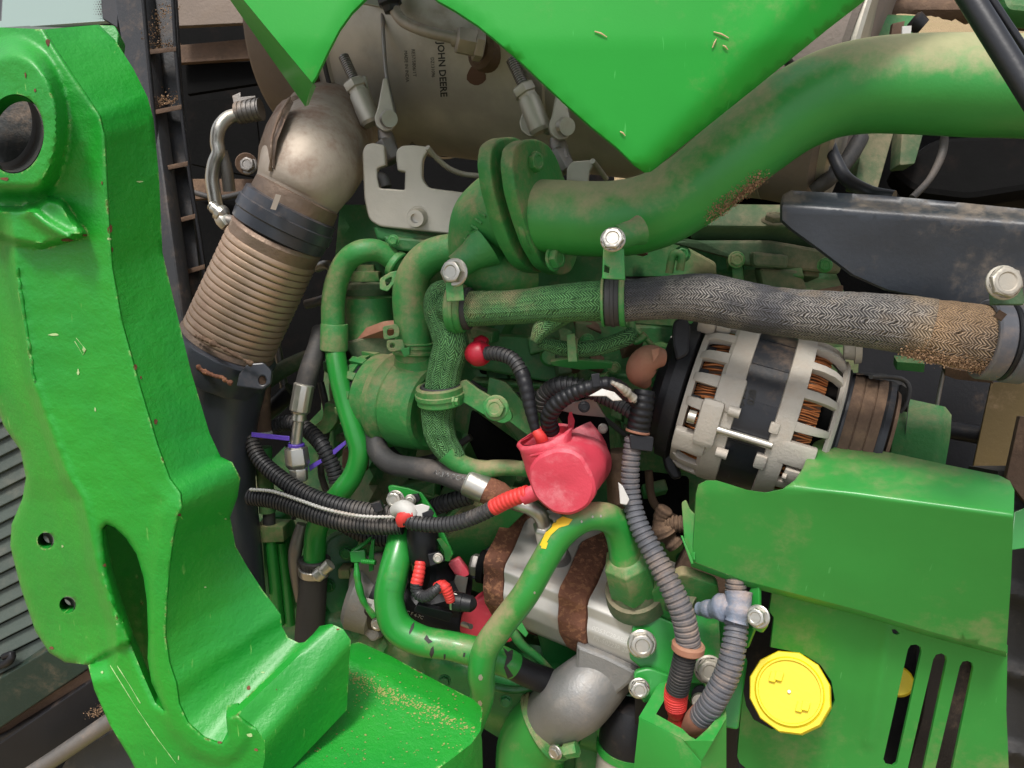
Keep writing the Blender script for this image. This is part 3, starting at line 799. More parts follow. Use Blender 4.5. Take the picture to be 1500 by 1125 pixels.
plate('loop', loopp(565, 176), (565, 176, -.062), (.1, 0, 1), .007, 'bracket', tb, rnd=4, bev=.0015)
tube('wire_strap', [(560, -8, -.1), (561, 40, -.085), (566, 110, -.08), (577, 160, -.075), (578, 180, -.07)], 3, 'steeld', tb, seg=10)
lathe('pin', (556, 176, -.09), (571, 174, -.054), [(0, 10), (.8, 10), (.84, 13), (1, 12)], 'steel', tb, seg=24)
lathe('stud', (562, 190, -.075), (572, 222, -.07), [(0, 9), (.3, 12), (1, 12)], 'steeld', tb, seg=20)
lathe('stud_nut', (560, 206, -.07), (577, 238, -.07), [(0, 13), (.1, 16), (.9, 16), (1, 12)], 'steeld', tb, hexa=True, bevel=.001)
dup(tb, tb.location + (P(803, 200, -.058) - P(551, 188, -.07)), 'right threaded strap tensioner standing beside the green pipe flange')

# silver bracket
sbk = thing('drum_support_bracket', 'silver plated support bracket with square notch and hooked fingers below the drum', 'bracket', (620, 340, -.03))
plate('plate', [(530, 222, 6), (536, 211, 6), (546, 209), (563, 212, 4), (564, 228), (565, 242), (552, 247, 3), (553, 262), (556, 275, 2), (592, 278, 2), (593, 252, 2), (582, 250, 3), (580, 236), (580, 220, 5), (588, 213, 6), (604, 212), (624, 214, 4), (629, 218, 3), (619, 232, 8), (618, 262, 8), (628, 275, 6), (690, 283, 2), (735, 291), (735, 352), (690, 346), (556, 332, 6), (540, 322, 8), (533, 290, 3)],
      (620, 280, -.03), (-.12, -.1, 1), .009, 'bracket', sbk, rnd=1, bev=.0018)
plate('finger', [(830, 246, 5), (838, 236, 5), (866, 234, 4), (872, 238, 3), (864, 250, 4), (862, 268, 2), (830, 265, 2)], (850, 250, -.03), (-.1, -.1, 1), .01, 'bracket', sbk, rnd=2, bev=.0015)
tube('strap_end', [(626, 216, -.03), (640, 232, -.045), (660, 248, -.06), (684, 256, -.075), (720, 258, -.09)], 4, 'bracket', sbk, seg=10)
tube('strap_end', [(868, 236, -.03), (876, 246, -.05), (888, 262, -.07)], 4, 'bracket', sbk, seg=10)
lathe('washer', (614, 318, -.032), (613, 318, -.026), [(0, 17), (.5, 17), (1, 15)], 'bracket', sbk)
lathe('socket_screw', (613, 318, -.028), (608, 320, -.012), [(0, 14), (.7, 14), (1, 12.5), (1, 7), (.55, 6.5)], 'steel', sbk, sharp=25)
tube('cable_stub', [(553, 258, -.035), (562, 262, -.03), (566, 274, -.028)], 8, 'rubber', sbk, lump=.1)

# ================================================================== EXHAUST RUN
ex = thing('exhaust_elbow', 'heat tinted steel exhaust elbow with welded seam flange under the drum', 'exhaust elbow', (440, 290, -.02))
tube('elbow', [(524, 140, -.38, 58), (504, 166, -.27, 66), (480, 200, -.14, 73), (455, 244, -.02, 72), (436, 284, .0, 62), (428, 300, 0, 61)], 60, 'exh', ex, seg=48, step=6)
loft('seam_flange', [[(430, 150, .0), (424, 143, .0), (414, 147, -.005), (405, 156, -.02)], [(418, 176, .035), (410, 166, .03), (398, 172, .015), (390, 182, -.01)], [(406, 206, .05), (398, 200, .045), (386, 204, .02), (379, 214, -.01)],
                     [(402, 232, .052), (396, 228, .048), (385, 232, .022), (377, 240, -.01)], [(403, 248, .05), (396, 250, .045), (386, 254, .02), (379, 256, -.01)]], 'burnt', ex)
tube('drum_seam', [(428, 146, -.06), (446, 150, -.07), (472, 166, -.075), (498, 186, -.08), (520, 206, -.085), (534, 230, -.10)], 6, 'burnt', ex, seg=10, lump=1.0, step=2)
tube('seam_edge', [(425, 143, .006), (411, 166, .036), (399, 200, .05), (397, 228, .054), (396, 250, .05)], 2.2, 'burnt', ex, seg=8, lump=.8, step=2)
lathe('neck_ring', (437, 284, .005), (421, 318, .01), [(0, 60), (.05, 63), (.5, 64), (1, 63)], 'burnt', ex, seg=48, label='brown scorched neck ring')
loft('clip', [[(404, 284, .075), (412, 286, .075)], [(396, 306, .077), (404, 308, .077)]], 'exh', ex)
cl1 = thing('exhaust_clamp', 'wide black band clamp round the neck of the exhaust elbow', 'clamp', (412, 330, .02))
lathe('band', (428, 300, .01), (406, 346, .015), [(0, 64), (.04, 69), (.3, 70), (.33, 72), (.62, 72), (.66, 70), (.95, 69), (1, 64)], 'clampg', cl1, seg=56, sharp=20)
lathe('clamp_screw', (312, 303, .03), (330, 318, .03), [(0, 8), (.1, 9), (.4, 8.5), (.5, 13), (.8, 13), (1, 9)], 'steel', cl1, seg=16)
tube('screw_thread', [(309, 300, .03), (324, 313, .03)], 8, 'steel', cl1, corr=3, seg=14)
lathe('clamp_nut', (322, 314, .03), (334, 332, .03), [(0, 11), (.5, 13), (1, 11)], 'steel', cl1, hexa=True, bevel=.001)
tube('clamp_lug', [(330, 322, .03), (346, 326, .03), (360, 330, .04)], 9, 'steeld', cl1, seg=14)
bl = thing('exhaust_bellows', 'ribbed bronze coloured flexible exhaust bellows between two clamps', 'bellows', (350, 470, .02))
lathe('upper_cuff', (409, 341, .015), (398, 366, .015), [(0, 65), (.2, 68), (1, 66)], 'burnt', bl, seg=48, label='rust edged upper cuff')
bp_ = []
nr = 15
for i in range(nr):
    t0 = i / nr; w = 1 / nr
    bp_ += [(t0, 63), (t0 + w * .04, 67.2), (t0 + w * .3, 68.2), (t0 + w * .7, 68.3), (t0 + w * .92, 67.4), (t0 + w * .97, 63)]
lathe('bellows', (399, 362, .015), (336, 497, .02), bp_, 'bellow', bl, seg=72, sharp=20)
lathe('lower_cuff', (338, 493, .02), (326, 520, .02), [(0, 66), (.3, 70), (.6, 68), (1, 70)], 'burnt', bl, seg=48, label='blackened lower cuff with weld spatter')
ep = thing('black_exhaust_pipe', 'black painted exhaust pipe dropping behind the bright green casting', 'exhaust pipe', (350, 860, .0))
tube('pipe', [(336, 515, .02, 62), (328, 560, .02, 60), (320, 610, .02, 57), (318, 660, .02, 54), (322, 720, .02, 51), (330, 790, .02, 50), (338, 880, .02, 50)], 50, 'clampg', ep, seg=48, step=8)
lathe('collar', (335, 505, .025), (315, 548, .025), [(0, 70), (.04, 75), (.96, 74), (1, 66)], 'clampg', ep, seg=14, bevel=.0015, phase=.2)
plate('ear', [(362, 533, 3), (386, 531, 3), (398, 543, 4), (396, 562, 4), (384, 571, 4), (346, 566, 2), (350, 548, 2)], (380, 550, .075), (.15, .05, 1), .012, 'clampg', ep, rnd=2, bev=.0015, holes=[[(384 + 6 * math.cos(a * .6), 557 + 7 * math.sin(a * .6)) for a in range(10)]])
lathe('ear_screw', (384, 557, .06), (384, 557, .07), [(0, 7), (1, 6)], 'brown', ep, seg=14)
wv = [(280, 533, .085), (290, 536, .087), (297, 543, .088), (308, 548, .09), (316, 551, .09), (326, 553, .09), (330, 557, .09), (340, 562, .088)]
tube('weld_bead', wv, 3.6, 'rust', ep, seg=8, lump=.9, step=1.5)
tube('weld_bead', [(286, 492, .087), (300, 497, .09), (316, 505, .092), (334, 514, .092), (352, 524, .09), (370, 534, .085)], 3.4, 'brown', ep, seg=8, lump=.9, step=1.5)

cp_ = thing('silver_coolant_pipe', 'slim bent silver pipe with knurled nut between ribbed post and elbow', 'pipe', (318, 310, -.1))
tube('pipe', [(352, 168, -.12), (334, 173, -.11), (321, 188, -.1), (318, 208, -.1), (320, 224, -.1), (314, 240, -.1), (311, 262, -.1), (314, 285, -.1), (318, 308, -.1)], 10, 'steel', cp_, seg=20)
tube('knurled_nut', [(347, 166, -.12), (383, 160, -.125)], 16, 'steeld', cp_, corr=7, depth=.08, seg=20)
tube('branch', [(324, 222, -.105), (332, 250, -.11), (336, 280, -.115)], 9, 'steeld', cp_, seg=16)

# ================================================================== RIBBED POST, CAB GLASS
po = thing('ribbed_post', 'tall black ribbed plastic post with dirt lying on its cross ribs', 'post', (270, 440, -.05))
plate('outer_face', [(163, -20), (208, -20), (226, 150), (246, 300), (282, 560), (240, 560), (205, 220)], (220, 200, -.02), (-.35, 0, 1), .02, 'post', po, bev=.003)
plate('channel_floor', [(208, -20), (256, -20), (266, 150), (280, 290), (310, 560), (250, 560)], (240, 200, -.05), (.1, 0, 1), .01, 'post', po)
tube('edge', [(209, -10, -.02), (218, 90, -.02), (228, 190, -.02), (240, 290, -.02), (262, 440, -.02), (280, 560, -.02)], 3.2, 'black', po, seg=10)
tube('edge', [(253, -10, -.025), (259, 90, -.025), (267, 170, -.025), (280, 270, -.025), (296, 370, -.025), (308, 470, -.025), (322, 560, -.025)], 3, 'black', po, seg=10)
for (x0, y0, x1, y1) in ((217, 77, 258, 72), (226, 165, 266, 157), (237, 248, 275, 240), (248, 327, 286, 317), (262, 402, 300, 391), (274, 478, 312, 466)):
    loft('rib', [[(x0, y0 - 2, -.05), (x0, y0 - 4, -.02), (x0, y0 + 3, -.02), (x0, y0 + 3, -.05)], [(x1, y1 - 2, -.05), (x1, y1 - 4, -.022), (x1, y1 + 3, -.022), (x1, y1 + 3, -.05)]], 'brown', po, closed=True, caps=True, bevel=.0006)
M['dirt'] = mat('crumbled_brown_dirt', (.26, .16, .09), .95, bump=1.0, bscale=200, var=.4)
def crumbs(name, pts, spread, n, m, parent, size=(.0006, .0018)):
    V = []; Fc = []
    for _ in range(n):
        b = random.choice(pts) if not callable(pts) else pts()
        if b is None: continue
        c = (b if isinstance(b, Vector) else P(*b)) + Vector((random.gauss(0, spread), random.gauss(0, spread * .5), random.gauss(0, spread * .6)))
        r = random.uniform(*size); s = len(V)
        q_ = [Vector((random.gauss(0, 1), random.gauss(0, 1), random.gauss(0, 1))).normalized() * r for _ in range(4)]
        V += [c + v for v in q_]; Fc += [(s, s + 1, s + 2), (s, s + 2, s + 3), (s, s + 3, s + 1), (s + 1, s + 3, s + 2)]
    return build(name, V, Fc, m, parent, smooth=False)
def along(x0, y0, x1, y1, off, jx=0, jy=3):
    def f():
        t = random.random(); return P(x0 + (x1 - x0) * t + random.gauss(0, jx), y0 + (y1 - y0) * t - abs(random.gauss(0, jy)), off)
    return f
c_ = crumbs('dirt_crumbs', along(222, 158, 262, 150, -.03, 2, 8), .0015, 220, 'dirt', po); c_['kind'] = 'stuff'
c_ = crumbs('dirt_crumbs', along(222, 60, 248, 8, -.038, 8, 6), .002, 260, 'dirt', po); c_['kind'] = 'stuff'
c_ = crumbs('dirt_crumbs', along(217, 73, 258, 68, -.03, 2, 6), .0015, 160, 'dirt', po); c_['kind'] = 'stuff'

def glass_mat():
    q = NT('cab_glass'); tc = q.n('TexCoord').outputs['Object']
    q.put(q.b.inputs['Base Color'], (.20, .27, .24)); q.b.inputs['Roughness'].default_value = .12
    q.b.inputs['Specular IOR Level'].default_value = .9
    return q.m
M['glass'] = glass_mat()
cg = thing('cab_window', 'pale grey green cab glass with black dotted edge above the casting', 'window', (80, 36, -.3))
plate('glass', [(-60, -80), (140, -80), (160, 30), (-60, 46)], (60, 0, -.3), (-.1, .5, 1), .006, 'glass', cg)
plate('black_border', [(143, -60), (172, -60), (172, 40), (150, 26)], (150, 0, -.296), (-.1, .5, 1), .004, 'black', cg)
plate('black_border', [(-60, -60), (6, -60), (2, 30), (-60, 40)], (0, 0, -.296), (-.1, .5, 1), .003, 'blackp', cg)
dv = []
for i in range(4):
    for j in range(9):
        x = 137 + i * 3.6 + (j % 2) * 1.8; y = -8 + j * 3.6; r = .5 + i * .33
        dv.append((x, y, r))
V = []; Fc = []
O_ = P(150, 0, -.296); N_v = CV(-.1, .5, 1).normalized()
for x, y, r in dv:
    s = len(V); V += [onplane(x + r * math.cos(a * 1.047), y + r * math.sin(a * 1.047), O_, N_v) for a in range(6)]; Fc.append(tuple(range(s, s + 6)))
build('dot_matrix', V, Fc, 'ink', cg, smooth=False)['kind'] = 'stuff'
plate('trim_strip', [(-30, 42), (60, 36), (110, 31), (165, 27), (172, 33), (160, 44), (-30, 50)], (100, 34, -.28), (0, .4, 1), .01, 'slat', cg)
# ================================================================== LOADER CASTING (left foreground)
lb = thing('loader_mount_casting', 'big bright green cast loader mount with pin hole, slot and hooked saddle', 'loader mount', (330, 1120, .3))
Cc = [(65, 43), (85, 75), (115, 120), (148, 170), (155, 200), (160, 300), (166, 390), (180, 470), (205, 560), (232, 650), (250, 700), (266, 722), (268, 745), (262, 757), (256, 785), (250, 830), (246, 880), (244, 930), (250, 970), (260, 1000), (264, 1030), (277, 1058), (300, 1079), (325, 1088), (334, 1078), (331, 1050), (348, 1046), (372, 1064), (388, 1085), (388, 1110), (375, 1180)]
Rr = [(145, 36), (168, 58), (195, 100), (216, 142), (225, 175), (233, 260), (238, 370), (258, 455), (280, 545), (307, 635), (323, 669), (340, 677), (352, 700), (348, 728), (337, 758), (345, 800), (362, 830), (385, 865), (401, 886), (411, 900), (413, 918), (422, 934), (438, 942), (452, 940), (459, 932), (471, 917), (486, 914), (503, 922), (514, 938), (512, 962), (508, 1040)]
Wl = [(18, 300), (20, 375), (48, 560), (78, 640), (100, 700), (121, 732), (135, 796), (142, 832), (156, 871), (171, 917), (173, 950)]
Ll = [(-120, 30), (-120, 600), (-10, 585), (6, 625), (30, 660), (38, 700), (33, 730), (17, 768), (15, 800), (30, 860), (52, 925), (72, 956), (95, 970), (112, 972)]
left_plate = [(-120, 300)] + Ll[1:] + [(140, 966), (172, 948)]
body_left = [(129, 974), (138, 1010), (160, 1060), (190, 1110), (215, 1160)]
outer = [(-120, 38)] + [(0, 40)] + Cc + [(215, 1180)] + body_left[::-1] + Ll[:0:-1]
slot = [(150, 775), (156, 768), (168, 773), (184, 788), (200, 812), (210, 845), (215, 880), (217, 930), (216, 965), (222, 1000), (236, 1030), (241, 1042), (228, 1030), (210, 990), (190, 940), (171, 885), (158, 840), (152, 800)]
guss = [(-40, 296), (36, 303), (70, 287), (92, 291), (132, 346), (98, 356), (60, 366), (30, 362), (-40, 338)]
def wx(y):
    for a, b in zip(Wl, Wl[1:]):
        if a[1] <= y <= b[1]: return a[0] + (b[0] - a[0]) * (y - a[1]) / (b[1] - a[1])
    return Wl[0][0] - (Wl[0][1] - y) * .02 if y < Wl[0][1] else 173
sil = Ll[1:] 
def bracketf(x, y):
    h = .345
    # boss with pin hole
    ex_, ey_ = (x - 18) / 65.0, (y - 186) / 105.0
    e = math.hypot(ex_, ey_)
    if y > 280: e = max(e, 1 + (y - 280) / 40)
    h += .026 * (1 - sstep(e, .96, 1.30)) * (1 - sstep(y, 268, 300))
    h += .008 * (1 - sstep(e, 1.1, 1.9)) * (1 - sstep(y, 268, 310))
    # gusset wedge
    if inside(x, y, guss):
        d = pdist(x, y, guss)
        h += .018 * sstep(d, 0, 10) + .010 * math.exp(-(pdist(x, y, [(40, 306), (70, 330), (110, 353)], False) / 9) ** 2)
    # step down to the holed plate on the left, with a weld bead
    if y > 300 and y < 1000 and x < 175:
        w = wx(min(y, 949)); k = sstep(y, 300, 380) * (1 - sstep(y, 955, 1000) * sstep(x, 108, 135))
        h -= .016 * sstep(w - x, -4, 16) * k
        h -= .0005 * max(0, w - x - 8) * k * (.95 if x > -30 else .5)
        h += .0028 * math.exp(-((x - w - 2) / 7) ** 2) * k * (1 + .5 * mnoise.noise(Vector((y * .08, 2, 0))))
    # casting corner left edge roll-off
    d = pdist(x, y, sil, False)
    if d < 16 and y > 560 and y < 1000: h -= .009 * (1 - sstep(y, 972, 995)) * (1 - math.sqrt(max(0, 1 - ((16 - d) / 16) ** 2)))
    # lower web sits back from the holed plate
    yl = 974 - max(0, x - 122) * .5
    if x > 100: h -= .012 * sstep(y - yl, -3, 5) * (1 - sstep(x, 165, 240)) * (1 - sstep(y - yl, 40, 170) * .7)
    # raised rim round the saddle and shoulder
    dc = pdist(x, y, Cc[10:26], False)
    h += .006 * (1 - sstep(dc, 18, 40)) * sstep(y, 700, 760)
    dc = pdist(x, y, Cc[:28], False)
    if dc < 7: h -= .0035 * (1 - math.sqrt(max(0, 1 - ((7 - dc) / 7) ** 2)))
    d = pdist(x, y, slot)
    if d < 9: h -= .004 * (1 - d / 9) ** 2
    return h + .0006 * mnoise.noise(Vector((x * .04, y * .04, 5)))
hole1 = [(21 + 43 * math.cos(a) - 6 * math.sin(a), 196 + 58 * math.sin(a) + 6 * math.cos(a)) for a in [i * math.pi / 24 for i in range(48)]]
mk = lambda cx, cy: [(cx + 12.5 * math.cos(a) * .95 + 3 * math.sin(a), cy + 12 * math.sin(a) - 3 * math.cos(a)) for a in [i * math.pi / 10 for i in range(20)]]
holes = [hole1, mk(67, 792), mk(99, 886), slot]
def offs_line(pl, d):
    pl = densify(pl, 5, False); o = []
    for i, p in enumerate(pl):
        q0 = pl[max(0, i - 2)]; q1 = pl[min(len(pl) - 1, i + 2)]
        dx, dy = q1[0] - q0[0], q1[1] - q0[1]; l = math.hypot(dx, dy) or 1
        x, y = p[0] - dy / l * d, p[1] + dx / l * d
        if inside(x, y, outer) and pdist(x, y, Cc, False) > d * .85: o.append((x, y))
    return o
slot_in = [(x + (190 - x) * .0, y) for x, y in slot]
web_ = sheet('web', outer, bracketf, .02, 'cast', lb, holes=holes, grid=5, sharp=60, back=(-.3, .08, -.95), lines=[offs_line(Cc[:28], 2.2), offs_line(Cc[:28], 4.6), offs_line(Cc[:28], 7.6), guss[1:8]])
# saddle and right flank: swept strip between the two outlines, rounded along its length
def strip(A, B, oa, ob, n=10):
    Ad = []; Bd = []
    for (a0, b0), (a1, b1) in zip(zip(A, B), zip(A[1:], B[1:])):
        k = max(1, int(math.hypot(a1[0] - a0[0], a1[1] - a0[1]) / 9))
        for i in range(k):
            t = i / k; Ad.append((a0[0] + (a1[0] - a0[0]) * t, a0[1] + (a1[1] - a0[1]) * t)); Bd.append((b0[0] + (b1[0] - b0[0]) * t, b0[1] + (b1[1] - b0[1]) * t))
    Ad.append(A[-1]); Bd.append(B[-1])
    sts = []
    for a, b in zip(Ad, Bd):
        row = []
        for i in range(n + 1):
            t = i / n; o_ = oa(a) + (ob(b) - oa(a)) * t - .0012 * math.sin(t * math.pi) * 0
            if i == n: o_ -= .0
            row.append((a[0] + (b[0] - a[0]) * t, a[1] + (b[1] - a[1]) * t, o_ + .0006 * mnoise.noise(Vector((a[0] * .05 + i, a[1] * .05, 2)))))
        row.append((b[0] - 3, b[1], ob(b) - .03)); sts.append(row)
    return sts
oc = lambda p: bracketf(p[0], p[1] - .01)
ob_ = lambda p: .285 - .035 * sstep(p[1], 640, 900)
fl_ = loft('flank', strip(Cc, Rr, oc, ob_), 'cast', lb, sharp=50)
M['chip'] = mat('rusty_paint_chip', (.15, .05, .025), .9, bump=.6, bscale=400, var=.4)
M['bare'] = mat('pale_scraped_paint', (.36, .50, .22), .7, bump=.3, var=.3)
def chips(lst, m, nm):
    for x, y, rx, ry in lst:
        ph = random.random() * 6
        decal(nm, [(x + rx * math.cos(a_) * random.uniform(.55, 1.15), y + ry * math.sin(a_) * random.uniform(.55, 1.15)) for a_ in [ph + i * .7 for i in range(9)]], [web_, fl_], m, lb, grid=3)
chips([(161, 336, 3.5, 7), (164, 365, 1.6, 5), (198, 537, 2.6, 5.5), (206, 553, 2, 3), (228, 618, 3, 4.5), (153, 828, 3, 3), (320, 656, 2.4, 5), (263, 754, 3, 2.4), (76, 949, 3.5, 2.5), (405, 1010, 1, 1), (364, 1008, 3.5, 4), (375, 1098, 3.5, 2.5), (98, 351, 9, 2.6), (124, 344, 4, 2.2), (70, 62, 3, 6), (8, 262, 8, 3), (322, 1088, 4, 2.2), (415, 905, 2, 1.6), (495, 922, 3, 1.5), (438, 936, 1.4, 2.2), (150, 268, 1.4, 3), (38, 110, 1.5, 5), (52, 132, 2, 3)], 'chip', 'rust_chip')
chips([(366, 1076, 5, 3), (160, 350, 3, 2), (80, 490, 9, 2), (123, 512, 2.5, 4), (204, 266, 5, 1.5), (140, 600, 2, 3.5), (262, 1110, 1.5, 4), (150, 985, 2, 3), (115, 545, 2, 5), (330, 760, 2, 1.3), (385, 985, 3, 1.5), (300, 860, 2, 1.2), (92, 800, 2, 2)], 'bare', 'scraped_spot')
for pts_ in ([(162, 975), (196, 1030), (228, 1078), (258, 1118)], [(172, 975), (190, 1003), (206, 1030)], [(110, 500), (122, 520), (126, 512), (112, 495)]):
    bw = bvh_of([web_, fl_]); pp = [throw(bw, x, y, .0003) for x, y in densify(pts_, 7, False)]
    if all(pp) and len(pp) > 1:
        V, Fc, _ = sweep([(*p, .0001 + .0004 * random.random() ** 2) for p in pp], 6); build('scratch', V, Fc, 'bare', lb)
# beads of weld along the edge of the holed plate
wb = []; bw = bvh_of([web_])
for y in range(392, 560, 5):
    p = throw(bw, wx(y) + 3 + 2 * mnoise.noise(Vector((y * .1, 0, 0))), y, .0002)
    if p: wb.append((*p, .0013 + .0011 * abs(mnoise.noise(Vector((y * .13, 4, 0))))))
V, Fc, _ = sweep(wb, 8); build('weld_bead', V, Fc, 'cast', lb, sharp=80)
# pin bore, holes lining, slot back
def bore(name, lp, off, d, m, sx=0, sy=0, lab=None):
    st = [[(x, y, off(x, y) - .002) for x, y in lp], [(x + sx, y + sy, off(x, y) - d) for x, y in lp]]
    return loft(name, st, m, lb, lab, closed=True)
M['bore'] = mat('greasy_pin_bore', (.045, .047, .045), .45, .4, dust=0.52, bump=.4, bscale=160, dustcol=(.4, .26, .16), dmax=.8)
sc_ = lambda lp, k: [(sum(p[0] for p in lp) / len(lp) * (1 - k) + x * k, sum(p[1] for p in lp) / len(lp) * (1 - k) + y * k) for x, y in lp]
bore('pin_bore', sc_(hole1, .965), bracketf, .11, 'bore', -16, -14)
loft('slot_wall', [[(x, y, bracketf(x, y) - .001) for x, y in sc_(slot, .985)], [(190 + (x - 190) * .97 + 4, y - 2, bracketf(x, y) - .028) for x, y in slot]], 'cast', lb, closed=True, sharp=60)
sheet('slot_floor', [(140, 750), (250, 750), (262, 1060), (200, 1060)], lambda x, y: .318 - .0011 * (x - 140) + .004 * math.exp(-((x - 192 - (y - 850) * .22) / 3) ** 2) * (y > 840), .01, 'cast', lb, grid=7, sharp=60)
plate('bore_back', [(-80, 80), (110, 80), (110, 300), (-80, 300)], (20, 190, .245), (0, 0, 1), .008, 'bore', lb)
for cx, cy in ((67, 792), (99, 886)): bore('bolt_hole', [(cx + (x - cx) * .93, cy + (y - cy) * .93) for x, y in mk(cx, cy)], bracketf, .05, 'bore', -6, 3)
plate('rear_lug', [(135, 36), (168, 37), (174, 48), (172, 68), (160, 60)], (155, 45, .25), (.2, .1, 1), .02, 'cast', lb, rnd=3)
# base block
bb = thing('loader_base_block', 'dirty bright green steel block below the saddle reaching to the straw', 'mounting block', (600, 1120, .2))
bv_ = [(440, 985, .17), (512, 962, .16), (703, 1066, .19), (430, 1180, .33), (250, 1180, .34), (712, 1180, .18), (706, 1140, .22), (600, 1230, .33)]
def basef(x, y):
    t = sstep(y, 960, 1160)
    return .16 + .14 * (y - 960) / 180 - .00022 * (x - 500)
sheet('top_face', [(380, 1000), (512, 964), (560, 986), (640, 1030), (690, 1056, ), (704, 1070), (690, 1090), (640, 1128), (600, 1190), (330, 1190), (350, 1100)], basef, .05, 'cast', bb, grid=9, sharp=50)
loft('side_face', [[(704, 1070, basef(704, 1070)), (690, 1090, basef(690, 1090)), (640, 1128, basef(640, 1128)), (600, 1190, basef(600, 1190))],
                   [(706, 1085, basef(704, 1070) - .01), (697, 1104, basef(690, 1090) - .01), (660, 1150, basef(640, 1128) - .01), (620, 1210, basef(600, 1190) - .01)],
                   [(709, 1190, basef(704, 1070) - .02), (704, 1200, basef(690, 1090) - .03), (690, 1220, basef(640, 1128) - .02), (680, 1250, basef(600, 1190) - .02)]], 'cast', bb, sharp=60)
M['mud'] = mat('dried_mud_film', (.22, .24, .07), .95, bump=.6, bscale=160, var=.3)
def mudspots(objs, region, n, parent, r=(1, 4), m='mud', nm='dirt_spots'):
    bv = bvh_of(objs); V = []; Fc = []
    for _ in range(n):
        x, y = region(); rr = random.uniform(*r) * random.random() + .5; c = []
        k = 6; ph = random.random() * 6
        for i in range(k):
            a = ph + i * 6.283 / k; q_ = rr * random.uniform(.4, 1.2)
            h = throw(bv, x + q_ * math.cos(a) * 1.4, y + q_ * math.sin(a), .0004 + random.random() * .0002)
            if h is None: break
            c.append(h)
        if len(c) == k:
            s = len(V); V += c; Fc.append(tuple(range(s, s + k)))
    if Fc:
        o = build(nm, V, Fc, m, parent, smooth=False); o['kind'] = 'stuff'; return o
_top = [o for o in bb.children if o.name.startswith('top_face')]
def reg():
    r = random.random()
    if r < .4:
        t = random.random(); return 505 + 190 * t + random.gauss(0, 4), 985 + 88 * t + random.gauss(0, 5)
    if r < .75:
        t = random.random(); return 520 + 130 * t + random.gauss(0, 14), 1000 + 50 * t + random.gauss(0, 10)
    return random.uniform(440, 680), random.uniform(985, 1120)
mudspots(_top, reg, 750, bb, r=(.3, 1.5))

# ================================================================== HOOD PANEL
hp = thing('hood_side_panel', 'smooth bright green hood panel hanging in two points over the engine', 'hood panel', (950, 250, .2))
hpoly = [(360, -260), (337, -30), (357, 0), (457, 121), (463, 112), (480, 76), (497, 43), (515, 18), (533, 0), (550, -16), (575, -26), (605, -24), (628, -12), (640, 0), (668, 16), (700, 37), (750, 78), (790, 116), (830, 153), (866, 185), (903, 215), (930, 241), (945, 251), (954, 250), (964, 243), (1000, 213), (1060, 165), (1110, 125), (1157, 87), (1215, 40), (1267, 0), (1400, -120), (1500, -260)]
def hoodf(x, y):
    h = .19 - .00018 * (x - 800)
    d = ((x - 925) * 250 + (y - 250) * 250) / 353.0      # soft fold running up to the right
    h -= .00026 * (max(0, d) if d > 12 else (d + 12) ** 2 / 48 if d > -12 else 0)
    h += .00005 * (y - 100)
    h += -.00012 * max(0, 60 - y) * .6
    dd = pdist(x, y, hpoly[13:31], False)
    if dd < 3: h -= .0012 * (1 - dd / 3) ** 2
    dd = pdist(x, y, hpoly[3:13], False)
    if dd < 3: h -= .0012 * (1 - dd / 3) ** 2
    return h
ta, tb2, tc2, td2 = P(150, -250, .16), P(900, -250, .14), P(900, -250, .14) + Vector((.05, .32, .14)), P(150, -250, .16) + Vector((-.1, .32, .14))
tm1, tm2 = (ta + td2) / 2 + Vector((0, 0, .07)), (tb2 + tc2) / 2 + Vector((0, 0, .07))
loft('hood_light_blocker', [[ta, ta + Vector((0, .12, .05)), tm1, td2 + Vector((0, -.12, .05)), td2], [tb2, tb2 + Vector((0, .12, .05)), tm2, tc2 + Vector((0, -.12, .05)), tc2]], 'hood', hp, px=False)  # unseen shell over the bay, added to block overhead light
hs = sheet('skin', hpoly, hoodf, .004, 'hood', hp, grid=13, sharp=50)
loft('folded_flange', [[(320, -60, hoodf(345, -20) - .001), (296, -60, .165)], [(358, 0, hoodf(357, 0) - .001), (337, 0, .172)], [(408, 61, hoodf(407, 61) - .001), (392, 78, .172)], [(458, 121, hoodf(457, 121) - .001), (447, 156, .172)], [(463, 126, hoodf(457, 121) - .003), (452, 154, .172)]], 'hood', hp)
for (x, y, l, a) in ((880, 51, 20, 25), (1056, 52, 24, 22), (1046, 64, 14, -65), (1062, 70, 10, 40), (912, 196, 10, 40)):
    b_ = bvh_of([hs]); dx, dy = math.cos(rad(a)) * l / 2, math.sin(rad(a)) * l / 2
    p1 = throw(b_, x - dx, y - dy, .001); p2 = throw(b_, x, y - 1, .0016); p3 = throw(b_, x + dx, y + dy, .001)
    V, Fc, _u = sweep([(*p1, .0004), (*p2, .0006), (*p3, .0003)], 6)
    o = build('straw_stalk', V, Fc, 'straw'); tag(o, {880: 'dry straw stalk stuck on the hood panel near its upper arch edge', 1056: 'longest dry straw stalk stuck on the hood panel, upper right', 1046: 'short slanting straw bit under the longest stalk on the hood panel', 1062: 'tiny straw bit just right below the longest stalk', 912: 'lone straw bit near the lower point of the hood panel'}[x], 'straw stalk', 'straw bits stuck to the hood panel')

